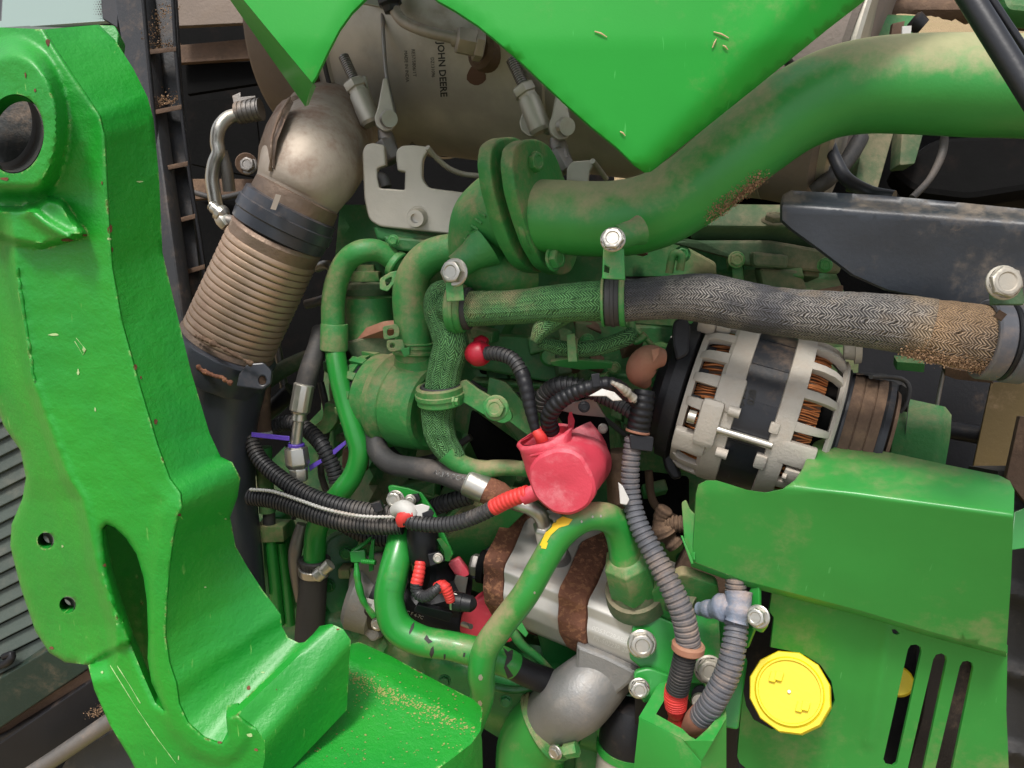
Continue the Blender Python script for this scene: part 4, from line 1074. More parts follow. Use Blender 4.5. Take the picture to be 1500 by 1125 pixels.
# ================================================================== BIG GREEN INTAKE PIPE
ip = thing('intake_pipe', 'thick green air intake pipe with bolted flange and brown dust on top', 'pipe', (1000, 330, .06))
pm = tube('pipe', [(783, 316, .055, 52), (815, 318, .055, 53), (860, 321, .055, 54), (910, 320, .055, 55), (960, 308, .055, 56), (1010, 280, .055, 56), (1060, 240, .05, 57), (1110, 200, .04, 59), (1160, 164, .03, 61), (1215, 138, .02, 64), (1275, 126, .01, 67), (1350, 124, .0, 70), (1430, 126, -.01, 72), (1540, 130, -.03, 72), (1800, 150, -.08, 76)], 55, 'pipe', ip, seg=64, step=6)
nrm = (.86, -.06, .5)
fl = [(768, 204), (790, 203), (806, 214), (817, 232), (826, 258), (838, 286), (846, 320), (848, 350), (846, 380), (836, 400), (820, 404), (798, 392), (780, 360), (766, 320), (755, 280), (750, 240), (754, 214)]
plate('flange', fl, (800, 305, .052), nrm, .013, 'dgreen', ip, rnd=10, bev=.002)
ring('weld_ring', (790, 317, .054), nrm, 60, 9, 12, M['dgreen'], ip, seg=48)
bolt((790, 236, .075), 15, M['dgreen'], ip, normal=(.75, .0, .65), h=.9)
bolt((821, 378, .07), 15, M['dgreen'], ip, normal=(.75, .0, .65), h=.7)
# clump of debris under the bend
bvp = bvh_of([pm])
def deb():
    t = random.random(); x = 1040 + 78 * t + random.gauss(0, 6); y = 322 - 58 * t + random.gauss(0, 8) - 4
    h = throw(bvp, x, y, .001); return h
o = crumbs('chaff_clump', deb, .0018, 1600, 'dirt', ip, (.0004, .0012)); o['kind'] = 'stuff'
lathe('clamp_boss', (938, 337, .11), (905, 348, .125), [(0, 22), (.3, 19), (1, 18)], 'dgreen', ip, seg=28)

tf = thing('inlet_elbow_casting', 'rough green cast inlet elbow with raised foundry letters beside the pipe flange', 'casting', (700, 400, .02))
tube('body', [(762, 308, .03, 62), (735, 312, .03, 61), (712, 325, .028, 52), (702, 350, .025, 46), (704, 376, .02, 44), (725, 396, .01, 44), (775, 392, -.01, 44)], 50, 'dgreen', tf, seg=44, lump=.02)
plate('flange', [(p[0] - 33, p[1] - 3) for p in fl], (765, 302, .052), nrm, .014, 'dgreen', tf, rnd=10, bev=.002)
lathe('arm', (712, 360, .05), (668, 392, .066), [(0, 34), (.5, 22), (1, 19)], 'dgreen', tf, seg=28)
bolt((659, 398, .10), 17, M['steel'], tf, normal=(-.35, -.05, .9), h=.8)
tb_ = [o for o in tf.children if o.name.startswith('body')]
text('raised_letters', 'FCS', 686, 362, 17, -58, 'dgreen', tf, tb_, lift=.0022, bold=.6)
M['dirt2'] = mat('packed_brown_dirt', (.16, .10, .055), .95, bump=1.0, bscale=260, var=.5)
decal('dirt_patch', [(1022, 352), (1034, 336), (1052, 318), (1068, 300), (1086, 280), (1104, 268), (1126, 258), (1122, 272), (1106, 290), (1092, 300), (1076, 318), (1060, 332), (1042, 346)], [pm], 'dirt2', ip, grid=5)
for i in range(5):
    x, y = 685 + i * 5.5, 352 - i * 9.5
    b_ = bvh_of(tb_); p1 = throw(b_, x - 5, y - 3, .001); p2 = throw(b_, x + 5, y + 3, .001)
    if p1 and p2:
        V, Fc, _u = sweep([(*p1, .0011), (*((p1 + p2) / 2), .0015), (*p2, .0011)], 8); build('raised_bead', V, Fc, 'dgreen', tf)

# ================================================================== GREEN HOSES
h1 = thing('upper_coolant_hose', 'thick green painted hose bending down from the cast elbow', 'hose', (606, 520, .0))
tube('hose', [(705, 366, -.0, 24), (668, 366, .0, 24), (634, 374, .0, 25), (610, 396, .0, 25), (601, 430, .0, 26), (603, 470, .0, 26), (606, 512, .0, 26)], 25, 'dgreen', h1, seg=32, lump=.015)
ring('hose_clamp', (606, 512, .0), (0.03, 1, .15), 31, 16, 6, M['dgreen'], h1, bead=-1.5)
ring('clamp_edge', (605, 503, .0), (0.03, 1, .15), 32, 3, 6, M['dgreen'], h1)
plate('clamp_ear', [(560, 478), (580, 474), (586, 482), (584, 494), (562, 498)], (572, 486, .03), (0, 0, 1), .003, 'dgreen', h1, rnd=4, holes=[[(567, 482), (577, 481), (577, 491), (567, 492)]])
plate('clamp_ear', [(566, 498), (590, 497), (594, 512), (572, 516), (566, 510)], (578, 506, .034), (0, 0, 1), .003, 'dgreen', h1, rnd=4, holes=[[(571, 503), (578, 503), (578, 509), (571, 510)]])
plate('clamp_tooth', [(586, 512), (600, 508), (600, 520), (592, 524)], (594, 516, .044), (-.2, -.2, 1), .004, 'dgreen', h1, rnd=1)
lathe('stub', (606, 512, -.0), (608, 540, -.005), [(0, 28), (.5, 28), (1, 34)], 'dgreen', h1)
h2 = thing('bypass_hose', 'slimmer green painted hose arching left of the thick hose', 'hose', (490, 500, -.01))
tube('hose', [(592, 400, -.03, 14), (578, 384, -.02, 15), (556, 368, -.01, 16), (530, 368, .0, 17), (508, 382, .0, 17), (494, 410, .0, 17), (488, 445, .0, 17), (488, 485, .0, 17), (489, 500, 0, 17)], 16, 'dgreen', h2, seg=28, lump=.015)
ring('clamp_band', (581, 389, -.02), (.8, -.55, .2), 22, 11, 5, M['dgreen'], h2)
plate('clamp_ear', [(556, 408), (572, 398), (584, 396), (580, 412), (568, 427), (556, 424)], (570, 412, .0), (0, 0, 1), .003, 'dgreen', h2, rnd=3, holes=[[(564, 410), (574, 405), (573, 413), (566, 420)]])
lathe('sleeve', (490, 474, .0), (489, 514, .0), [(0, 19), (.05, 20), (.95, 20), (1, 18)], 'dgreen', h2)
h3 = thing('coolant_return_pipe', 'glossy slender green steel pipe snaking down to a black hose', 'pipe', (462, 820, .03))
tube('pipe', [(490, 508, .0, 15), (496, 548, .01, 15), (506, 590, .015, 15), (518, 630, .02, 15), (526, 662, .02, 15), (518, 694, .02, 15), (500, 720, .02, 16), (478, 748, .015, 16), (464, 775, .01, 16), (461, 805, .01, 16), (461, 835, .01, 16)], 15, 'green', h3, seg=28)
h4 = thing('lower_black_hose', 'worn black rubber hose clamped on the end of the slender green pipe', 'hose', (455, 920, .03))
tube('hose', [(461, 822, .01, 20), (459, 850, .01, 20), (456, 890, .01, 21), (452, 950, .01, 21)], 20, 'rubber', h4, seg=28, lump=.01)
ring('hose_lip', (461, 822, .01), (.02, 1, .25), 23, 9, 6, M['rubber'], h4)
ring('worm_clamp', (460, 836, .01), (.05, 1, .25), 22.5, 12, 3, M['steel'], h4)
for i in range(7):
    x = 446 + i * 4.2; plate('clamp_slot', [(x, 832), (x + 1.8, 832), (x + 1.8, 839), (x, 839)], (x, 835, .042), (0, 0, 1), .002, 'ink', h4, bev=.0001)
lathe('clamp_screw', (462, 846, .045), (484, 826, .04), [(0, 8), (.1, 10), (.45, 10), (.5, 8), (1, 9)], 'steel', h4, seg=20)

# ================================================================== THERMOSTAT / WATER PUMP HOUSING
wp = thing('water_pump_housing', 'round ribbed green coolant housing with notched cap, left of the braided loom', 'housing', (590, 650, -.02))
A_, B_ = (533, 574, -.035), (640, 600, .0)
lathe('body', A_, B_, [(.18, 10), (.18, 58), (.2, 62), (.38, 64), (.4, 69), (.47, 71), (.5, 66), (.55, 62), (.6, 66), (.8, 65), (.95, 62), (.97, 56), (.90, 20)], 'dgreen', wp, seg=64, sharp=22)
lathe('shade_gap_ring', A_, B_, [(.1, 40), (.1, 57), (.2, 57)], 'black', wp, seg=48)  # black ring standing in for the shaded gap behind the cap
lathe('cap', A_, B_, [(-.02, 30), (-.02, 52), (.0, 56), (.1, 59), (.13, 60)], 'dgreen', wp, seg=48)
a, b = P(*A_), P(*B_); ax = (b - a).normalized(); u = CV(0, 0, 1); u = (u - ax * u.dot(ax)).normalized(); v = ax.cross(u); sA = S(*A_)
for k in range(14):
    an = 2 * math.pi * k / 14 + .1; Vv = []
    for t in (.0, .2):
        for r in (55, 63):
            for da in (-.09, .09):
                Vv.append(a + ax * ((b - a).length * t) + (u * math.cos(an + da) + v * math.sin(an + da)) * r * sA)
    build('tooth', Vv, [(0, 1, 3, 2), (4, 6, 7, 5), (0, 4, 5, 1), (2, 3, 7, 6), (0, 2, 6, 4), (1, 5, 7, 3)], 'dgreen', wp, bevel=.0012)
lathe('outlet', (612, 545, -.01), (607, 518, .0), [(0, 42), (.4, 34), (1, 29)], 'dgreen', wp)
plate('lug', [(494, 506), (560, 484), (600, 498), (598, 520), (540, 530), (528, 546), (500, 536), (492, 522)], (530, 515, -.025), (-.1, -.25, 1), .02, 'olive', wp, rnd=10, bev=.003,
      holes=[[(506 + 7 * math.cos(i * .63), 522 + 8 * math.sin(i * .63)) for i in range(10)], [(540 + 6 * math.cos(i * .63), 526 + 6 * math.sin(i * .63)) for i in range(10)]])
plate('lug_back', [(494, 506), (560, 490), (548, 536), (500, 532)], (530, 515, -.045), (-.1, -.25, 1), .01, 'brown', wp)
plate('lug_top', [(500, 506), (560, 484), (600, 480), (604, 497), (540, 505)], (550, 498, -.03), (-.05, -1, .45), .012, 'tandust', wp, rnd=6)

# ================================================================== BRAIDED LOOMS
hb = thing('braided_hose', 'long braided hose running right across the engine, green painted then bare grey', 'hose', (1060, 480, .08))
tube('green_braid', [(652, 448, .05, 22), (672, 452, .055, 26), (700, 452, .06, 26), (750, 450, .07, 25), (800, 446, .075, 27), (850, 442, .08, 29), (895, 440, .08, 30)], 26, 'braidg', hb, seg=48, uv=True, lump=.03, step=3)
tube('grey_braid', [(885, 438, .08, 28), (915, 440, .08, 31), (960, 437, .08, 31), (1000, 435, .08, 33), (1040, 438, .08, 36), (1080, 446, .08, 36), (1130, 455, .08, 35), (1200, 463, .08, 37), (1270, 469, .08, 40), (1330, 476, .08, 43), (1362, 482, .08, 45)], 33, 'braidk', hb, seg=56, uv=True, lump=.03, step=3)
tube('dusty_braid', [(1355, 481, .08, 45), (1400, 490, .08, 48), (1440, 496, .08, 49), (1480, 502, .08, 49), (1560, 512, .08, 50), (1800, 560, .07, 52)], 46, 'braidt', hb, seg=56, uv=True, lump=.03, step=3)
tube('branch_braid', [(824, 456, .07, 20), (806, 470, .075, 17), (792, 484, .08, 13), (783, 500, .082, 7)], 12, 'braidg', hb, seg=28, uv=True, step=3)
tube('small_braid', [(790, 500, .04, 9), (815, 508, .04, 11), (840, 512, .04, 12), (880, 508, .035, 12), (915, 496, .03, 12), (925, 488, .02, 10)], 12, 'braidg', hb, seg=28, uv=True, step=3)
for px, py, r in ((895, 445, 36), ): pass
hb2 = thing('braided_drop_hose', 'green braided hose dropping from the corner clamp past the round housing', 'hose', (650, 700, .05))
tube('braid', [(668, 430, .03, 20), (645, 432, .035, 20), (640, 452, .04, 20), (652, 480, .045, 24), (660, 505, .05, 26), (652, 540, .05, 26), (646, 575, .05, 25), (641, 610, .05, 24), (648, 645, .05, 22), (668, 674, .05, 17)], 25, 'braidg', hb2, seg=44, uv=True, lump=.03, step=3)
tube('end_wrap', [(656, 662, .052, 19), (676, 680, .05, 15), (705, 687, .045, 13), (740, 685, .04, 12), (778, 688, .03, 12)], 14, 'dgreen', hb2, seg=24, lump=.06)
pc1 = thing('corner_hose_clip', 'wide green P clip round the braided hose below the silver flange bolt', 'hose clip', (670, 460, .09))
ring('clip_band', (670, 452, .055), (1, -.05, .25), 35, 24, 6, M['dgreen'], pc1, bead=2)
ring('rubber_liner', (676, 452, .055), (1, -.05, .25), 31, 30, 5, M['rubber'], pc1)
plate('clip_strap', [(652, 400), (676, 396), (680, 440), (654, 442)], (666, 420, .092), (-.05, -.1, 1), .003, 'dgreen', pc1)
pc2 = thing('lower_hose_clip', 'double beaded green hose clip on the dropping hose with its long stay arm', 'hose clip', (646, 590, .09))
ring('clip_band', (645, 578, .05), (-.08, 1, .3), 35, 28, 6, M['dgreen'], pc2, bead=2)
ring('rubber_liner', (646, 566, .05), (-.08, 1, .3), 30, 6, 4, M['rubber'], pc2)
plate('stay_arm', [(668, 560, 3), (682, 556, 3), (700, 570, 3), (745, 596, 14), (752, 614, 10), (736, 622, 10), (706, 606, 4), (680, 590, 3), (668, 590, 3)], (705, 590, .05), (-.25, -.1, 1), .005, 'dgreen', pc2, rnd=3)
bolt((724, 598, .085), 15, M['dgreen'], pc2, normal=(-.2, .0, 1), h=.6, flange=1.3)
lathe('clip_screw', (664, 588, .1), (672, 588, .1), [(0, 8), (.4, 8), (.45, 6), (1, 6)], 'dgreen', pc2, hexa=True)
plate('engine_arm', [(716, 552, 4), (742, 560, 6), (800, 630, 8), (776, 640, 8), (752, 622, 4), (712, 590, 4)], (748, 590, .02), (-.1, -.1, 1), .007, 'dgreen', pc2, rnd=5)
pc3 = thing('middle_hose_clip', 'chipped green and black P clip where the braid turns grey', 'hose clip', (895, 450, .1))
ring('clip_band', (898, 442, .08), (1, .0, .2), 36, 22, 5, M['rubber'], pc3, bead=1.5)
ring('clip_edge', (912, 441, .08), (1, .0, .2), 38, 8, 7, M['dgreen'], pc3)
ring('clip_edge', (884, 442, .08), (1, .0, .2), 37, 4, 6, M['dgreen'], pc3)
plate('clip_strap', [(884, 352), (914, 352), (916, 410), (882, 408)], (900, 380, .13), (.0, -.05, 1), .003, 'green', pc3, holes=[[(886, 388), (893, 392), (892, 400), (885, 398)]])
bolt((897, 348, .15), 17, M['steel'], pc3, normal=(-.2, .1, 1), h=.5, flange=1.1)
pc4 = thing('right_hose_clip', 'dusty rubber lined clip with cable tie and bolt at the right edge', 'hose clip', (1465, 480, .12))
ring('clip_band', (1450, 498, .08), (1, -.12, .1), 59, 26, 8, M['conduitd'], pc4, bead=0)
ring('cable_tie', (1470, 500, .08), (1, -.12, .1), 58, 9, 5, M['black'], pc4)
ring('clip_band', (1487, 502, .08), (1, -.12, .1), 60, 26, 8, M['conduitd'], pc4)
plate('clip_strap', [(1452, 405), (1494, 400), (1502, 440), (1500, 446), (1454, 446)], (1475, 425, .145), (0, .1, 1), .004, 'olive', pc4)
lathe('tie_lock', (1465, 462, .145), (1466, 462, .155), [(0, 9), (1, 8)], 'brown', pc4, seg=4)
bolt((1477, 412, .165), 24, M['bracket'], pc4, normal=(-.05, .05, 1), h=.35, flange=1.08)
pc5 = thing('small_hose_clip', 'small green clip and tab holding the thin green braid', 'hose clip', (838, 520, .05))
ring('clip_band', (842, 511, .038), (1, .0, .2), 16, 11, 3, M['dgreen'], pc5)
plate('tab', [(806, 530), (832, 526), (898, 532), (896, 540), (850, 542), (810, 536)], (850, 534, .03), (0, -.75, .7), .004, 'dgreen', pc5, rnd=2)
plate('strap', [(830, 490), (842, 488), (846, 530), (832, 530)], (838, 510, .058), (0, 0, 1), .002, 'dgreen', pc5)
tube('hook', [(925, 470, .01), (926, 490, .02), (932, 500, .02), (946, 490, .02)], 6, 'dgreen', pc5, seg=12)
# debris hanging below the dusty braid
bvp2 = bvh_of([o for o in hb.children if o.name.startswith(('dusty_braid', 'grey_braid'))])
def deb2():
    t = random.random(); x = 1325 + 140 * t; y = 518 + 26 * t + random.gauss(0, 6); return throw(bvp2, x, min(y, 516 + 30 * t), .001)
decal('dirt_patch', [(1310, 514), (1340, 518), (1380, 528), (1430, 535), (1440, 545), (1400, 545), (1350, 530), (1318, 522)], [o for o in hb.children if o.name.startswith(('dusty_braid', 'grey_braid'))], 'dirt2', hb, grid=5)
o = crumbs('caked_chaff', deb2, .0026, 2800, 'dirt', hb, (.0004, .0013)); o['kind'] = 'stuff'
# ================================================================== ALTERNATOR
al = thing('alternator', 'cast aluminium alternator with copper windings showing between its ribs', 'alternator', (1105, 720, .03))
aA, aB = (985, 565, -.04), (1240, 640, -.03)
a0, b0 = P(*aA), P(*aB); aax = (b0 - a0).normalized(); aL = (b0 - a0).length
au = CV(0, 0, 1); au = (au - aax * au.dot(aax)).normalized(); av = aax.cross(au)
if (RC.transposed() @ av).y < 0: av = -av
sA_, sB_ = S(*aA), S(*aB); sM = (sA_ + sB_) / 2
def apt(t, r, deg):
    an = rad(deg); return a0 + aax * (aL * t) + (au * math.cos(an) + av * math.sin(an)) * (r * sM)
def alathe(name, prof, m, lab=None, seg=72, a1=0, a2=360, sharp=28, closed=True):
    V = []; Fc = []; n = len(prof); full = (a2 - a1) >= 360
    K = seg if full else max(2, int(seg * (a2 - a1) / 360))
    for k in range(K if full else K + 1):
        an = a1 + (a2 - a1) * k / K
        for t, r in prof: V.append(apt(t, r, an))
    for k in range(K):
        for i in range(n):
            a = k * n + i; b = k * n + (i + 1) % n; c = ((k + 1) % K) * n if full else (k + 1) * n
            Fc.append((a, b, c + (i + 1) % n, c + i))
    if not full: Fc += [tuple(range(n)), tuple(K * n + i for i in range(n))]
    return build(name, V, Fc, m, al, lab, sharp=sharp)
R = 118
alathe('rear_cover', [(-.06, 20), (-.07, 84), (-.02, 96), (.02, 98), (.022, 106), (.09, 108), (.10, 102), (.10, 20)], 'black', 'black plastic rear cover')
alathe('inner_core', [(.10, 10), (.10, 70), (.9, 70), (.9, 10)], 'dark')
alathe('copper_windings_base', [(.17, 70), (.17, 90), (.30, 95), (.36, 95), (.36, 70)], 'brown')
alathe('copper_windings_base', [(.62, 70), (.62, 97), (.72, 97), (.80, 92), (.80, 70)], 'brown')
alathe('stator', [(.33, 90), (.33, R - 3), (.64, R - 3), (.64, 90)], 'blackp', 'black laminated stator band')
for k in range(5):
    alathe('stator_joint', [(.40 + k * .0, R - 3.2), (.40 + k * .0, R - 2.2), (.60, R - 2.2), (.60, R - 3.2)], 'blackp', a1=-50 + k * 26, a2=-28 + k * 26)
def arcw(name, t0, t1, r0, r1, a1, a2, m, bev=.0012):
    """curved block"""
    K = max(1, int(abs(a2 - a1) / 4)); V = []; Fc = []
    for k in range(K + 1):
        an = a1 + (a2 - a1) * k / K
        V += [apt(t0, r0, an), apt(t1, r0, an), apt(t1, r1, an), apt(t0, r1, an)]
    for k in range(K):
        for i in range(4):
            a = k * 4 + i; b = k * 4 + (i + 1) % 4; Fc.append((a, b, b + 4, a + 4))
    Fc += [(0, 1, 2, 3), tuple(K * 4 + i for i in range(4))]
    return build(name, V, Fc, m, al, bevel=bev)
# rear housing: ring + ribs
alathe('rear_housing', [(.28, R - 12), (.27, R - 3), (.29, R + 1), (.395, R + 1), (.40, R - 4), (.40, R - 12)], 'alt')
alathe('rear_housing_rim', [(.115, R - 26), (.115, R - 13), (.15, R - 9), (.155, R - 26)], 'alt')
def rib(name, prof, an, w, m='alt', w2=None):
    """rib that follows a (t, r) profile at angle an; w half width in degrees"""
    V = []; Fc = []; n = len(prof)
    for i, (t, r, d) in enumerate(prof):
        ww = w + ((w2 if w2 is not None else w) - w) * i / (n - 1)
        V += [apt(t, r, an - ww), apt(t, r, an + ww), apt(t + (.0), r - d, an + ww), apt(t, r - d, an - ww)]
    for i in range(n - 1):
        for k in range(4):
            a = i * 4 + k; b = i * 4 + (k + 1) % 4; Fc.append((a, b, b + 4, a + 4))
    Fc += [(0, 1, 2, 3), tuple((n - 1) * 4 + i for i in range(4))]
    return build(name, V, Fc, m, al, bevel=.0013, bseg=2)
for an in list(range(-82, 100, 18)):
    if an in (-28,): continue
    rib('cooling_rib', [(.125, R - 18, 6), (.135, R - 9, 14), (.17, R - 3, 12), (.22, R - 1, 10), (.29, R, 9)], an, 2.9, w2=4.2)
# drive end housing: ring, ribs bending into the end face
alathe('drive_housing', [(.60, R - 12), (.595, R - 3), (.60, R + 2), (.635, R + 4), (.70, R + 3), (.705, R - 8)], 'alt')
alathe('drive_housing_face', [(.87, 30), (.87, R - 30), (.865, R - 19), (.885, R - 15), (.90, R - 19), (.91, R - 34), (.93, 40), (.95, 30)], 'alt')
for an in list(range(-94, 110, 22)):
    rib('drive_rib', [(.69, R + 2.5, 10), (.76, R + 1.5, 11), (.82, R - 3, 13), (.86, R - 10, 14), (.885, R - 20, 12)], an, 3.3, w2=2.4)
arcw('drive_pad', .66, .84, R - 10, R + 4, -32, -16, 'alt', .002)
arcw('drive_pad_window', .72, .80, R - 6, R + 7, -44, -34, 'alt', .002)
arcw('stator_boss', .58, .63, R - 5, R + 8, -14, -7, 'alt', .002)
arcw('stator_boss', .56, .62, R - 5, R + 8, -40, -30, 'alt', .002)
arcw('rear_lug', .22, .34, R - 8, R + 11, -36, -4, 'alt', .006)
arcw('rear_lug', .27, .41, R - 8, R + 4, -10, 14, 'alt', .003)
arcw('rear_lug', .12, .30, R - 10, R + 6, -46, -30, 'alt', .003)
arcw('mount_boss', .06, .16, R - 12, R + 6, 48, 60, 'alt', .003)
arcw('mount_boss', .16, .24, R - 8, R + 4, 50, 57, 'alt', .003)
def brod(name, t0, t1, r, an, rr, m):
    p, q_ = apt(t0, r, an), apt(t1, r, an); V, Fc, _ = sweep([(*p, rr * sM), (*(p + (q_ - p) * .5), rr * sM), (*q_, rr * sM)], 16)
    return build(name, V, Fc, m, al, sharp=50)
brod('through_bolt', .30, .62, R + 4, -22, 5.5, 'steel')
brod('through_bolt_head', .17, .21, R + 4, -19, 9, 'steel')
brod('boss_screw', .36, .42, R + 6, -8, 7, 'alt'); brod('boss_screw', .36, .42, R + 6, -37, 7, 'alt')
brod('pin', .715, .735, R + 8, -39, 4, 'alt')
# windings: looped wire bundles
def coil(t0, t1, r, a1, a2, n, name='copper_wire'):
    for k in range(n):
        c = a1 + (a2 - a1) * (k + .5) / n + random.uniform(-.6, .6); pts = []
        sw = random.uniform(-2.2, 2.2); rr0 = r + random.uniform(-4, 3)
        for i in range(9):
            t = i / 8
            pts.append((*apt(t0 + (t1 - t0) * t, rr0 + 5 * math.sin(t * math.pi) - 2, c + sw * math.sin(t * math.pi * 1.2) + (t - .5) * 3.5), 1.7 * sM))
        V, Fc, _ = sweep(pts, 6); build(name, V, Fc, 'copper', al, sharp=80)
coil(.16, .33, 92, -80, 80, 70)
coil(.63, .80, 96, -100, 92, 100)
for an in (-10, 12, 34, -50):
    arcw('winding_guard', .13, .20, R - 34, R - 16, an - 5, an + 5, 'black', .001)
brod('terminal_post', -.07, .0, 80, 50, 6, 'steel')
# cap over the terminal
tc_ = thing('rubber_cap', 'brown dust covered rubber cap over the stud on the alternator rear', 'terminal cap', (946, 565, .02))
tube('cap', [(972, 524, .03, 13), (955, 524, .035, 20), (943, 532, .035, 22), (938, 548, .03, 19), (946, 562, .02, 9)], 20, 'tandust', tc_, seg=28, lump=.06)
plate('flap', [(954, 512), (966, 509), (965, 520), (957, 532)], (960, 520, .055), (-.2, 0, 1), .003, 'tandust', tc_)
# top bracket strap of the alternator
plate('mount_ear', [(986, 470), (1004, 462), (1012, 478), (1010, 520), (990, 530), (984, 500)], (998, 495, .02), (-.2, 0, 1), .03, 'black', al, rnd=8, bev=.003)
plate('lower_ear', [(965, 648), (984, 660), (1000, 700), (986, 704), (974, 688)], (982, 680, -.02), (-.2, 0, 1), .03, 'black', al, rnd=6, bev=.003)
lathe('bracket_boss', (1236, 512, -.03), (1262, 512, -.03), [(0, 14), (.6, 16), (.62, 22), (1, 20)], 'alt', al)
# stamping on the stator
text('stamping', 'B4R', 1089, 596, 15, -80, 'ink', al, [o for o in al.children if o.name.startswith('stator')], bold=.5, lift=.0012)
text('stamping', '028', 1104, 594, 15, -80, 'ink', al, [o for o in al.children if o.name.startswith('stator')], bold=.5, lift=.0012)

# pulley and belt
pu = thing('belt_pulley', 'grooved grey alternator pulley worn brown by the belt', 'pulley', (1270, 735, .0))
pA, pB = (1214, 629, -.03), (1312, 656, -.025)
lathe('rim', pA, pB, [(.0, 30), (.0, 70), (.02, 91), (.08, 93), (.10, 89), (.16, 89)], 'blackp', pu, seg=64)
lathe('groove_face', pA, pB, [(.13, 60), (.14, 90), (.28, 91), (.285, 89.2), (.30, 89.2), (.305, 91), (.46, 91), (.465, 89.2), (.48, 89.2), (.485, 91), (.62, 91), (.62, 50)], 'brown', pu, seg=64, sharp=15)
lathe('outer_rim', pA, pB, [(.62, 50), (.62, 90), (.66, 92), (.74, 91), (.76, 82), (.76, 50)], 'blackp', pu, seg=64)
lathe('outer_face', pA, pB, [(.70, 20), (.79, 81), (.84, 78), (.84, 20)], 'brown', pu, seg=64)
be = thing('drive_belt', 'dark drive belt curling away from the pulley', 'belt', (1330, 600, -.02))
loft('belt', [[(1234, 549, -.02 + .0), (1268, 549, -.02), (1284, 556, -.0)], [(1262, 545, -.06), (1298, 549, -.05), (1304, 560, -.045)], [(1298, 548, -.09), (1326, 556, -.08), (1328, 566, -.08)], [(1318, 562, -.07), (1334, 572, -.06), (1330, 590, -.05)], [(1310, 600, -.07), (1330, 604, -.06), (1326, 640, -.06)]], 'rubber', be)
tube('belt_edge', [(1276, 552, -.0), (1300, 552, -.03), (1322, 556, -.05), (1332, 568, -.05), (1328, 590, -.045), (1318, 604, -.045)], 3.5, 'rubber', be, seg=10)
fs = thing('fan_hub_cover', 'dark green rounded sheet cover in the shade right of the pulley', 'cover', (1360, 700, -.06))
fpoly = [(1312, 592), (1330, 584), (1385, 596), (1394, 608), (1392, 640), (1378, 720), (1300, 720)]
sheet('cover', fpoly, lambda x, y: -.06 - .02 * (1 - sstep(y, 584, 625)) - .012 * sstep(x, 1375, 1396), .02, 'egreen', fs, grid=9)
plate('bar', [(1314, 530), (1355, 533), (1354, 546), (1313, 542)], (1334, 538, -.08), (0, -.7, .7), .01, 'egreen', fs)
tube('rod', [(1384, 536, -.1), (1378, 565, -.1), (1372, 596, -.1)], 3, 'steeld', fs, seg=8)
rf = thing('radiator_shroud', 'black shroud with an ochre strip behind the belt, right edge', 'radiator shroud', (1400, 760, -.2))
plate('shroud_wall', [(1228, 470), (1620, 470), (1620, 1180), (1080, 1180), (1080, 860), (1228, 740)], (1350, 700, -.22), (-.3, 0, 1), .02, 'black', rf)
plate('ochre_strip', [(1452, 560), (1520, 560), (1520, 740), (1424, 690)], (1480, 640, -.12), (-.5, 0, 1), .012, 'ochre', rf)
tube('lower_pipe', [(1385, 628, -.15), (1420, 634, -.15), (1450, 640, -.15)], 14, 'black', rf, seg=16)
plate('ledge', [(1385, 538), (1452, 550), (1456, 562), (1400, 556), (1384, 550)], (1420, 550, -.1), (0, -.8, .6), .01, 'brown', rf)
plate('edge_post', [(1494, 610), (1540, 610), (1520, 760), (1474, 700)], (1500, 660, -.04), (-.3, 0, 1), .01, 'brown', rf)

# ================================================================== BELT SHIELD + SLOTTED PANEL
sh = thing('belt_shield', 'large bright green sheet metal shield with bent top flap over the belt', 'shield', (1250, 900, .1))
spoly = [(1014, 822), (1018, 760), (1020, 724), (1024, 710), (1036, 704), (1050, 704), (1070, 710), (1095, 718), (1123, 722), (1148, 717), (1166, 704), (1178, 686), (1186, 664), (1194, 648), (1208, 642), (1222, 644), (1276, 657), (1388, 681), (1463, 696), (1479, 704), (1486, 718), (1485, 748), (1481, 850), (1474, 955), (1356, 923), (1260, 894), (1178, 873), (1089, 850)]
def shieldf(x, y):
    h = .10 + .00004 * (x - 1250) - .00018 * max(0, y - 720)
    cr = 700 + (x - 1120) * .1342 + 5
    u_ = cr + 5 - y
    if u_ > 0: h -= (.0011 * u_ * u_ / 20) if u_ <= 10 else .0011 * (u_ - 5)
    return h + .0012 * mnoise.noise(Vector((x * .01, y * .01, 2)))
ss = sheet('face', spoly, shieldf, .003, 'shield', sh, grid=11, sharp=50, lines=[[(1120, 707 - 7 + k), (1500, 751 - 0 + k)] for k in (-3, 0, 2.5, 5, 7.5, 10, 13)])
loft('lower_lip', [[(x, y, shieldf(x, y) - .0005), (x, y + 8, shieldf(x, y) - .006), (x + 2, y + 1, shieldf(x, y) - .035)] for x, y in ((1012, 822), (1089, 850), (1178, 873), (1260, 894), (1356, 923), (1474, 955))], 'shield', sh, sharp=70)
plate('side_tab', [(998, 736, 3), (1004, 732, 3), (1010, 746), (1020, 756), (1018, 822, 3), (1012, 818), (1002, 790)], (1008, 780, .07), (-.5, 0, .9), .003, 'shield', sh, rnd=2)
plate('side_tab', [(997, 785), (1000, 785), (1014, 818), (1016, 826), (1012, 826)], (1008, 805, .08), (-.3, 0, 1), .003, 'shield', sh)
plate('right_tab', [(1486, 750), (1520, 736), (1520, 800), (1480, 806)], (1500, 770, .04), (-.2, .3, 1), .004, 'green', sh)
pn = thing('slotted_panel', 'green lower sheet panel with three long slots and a round cut out', 'panel', (1280, 1120, .06))
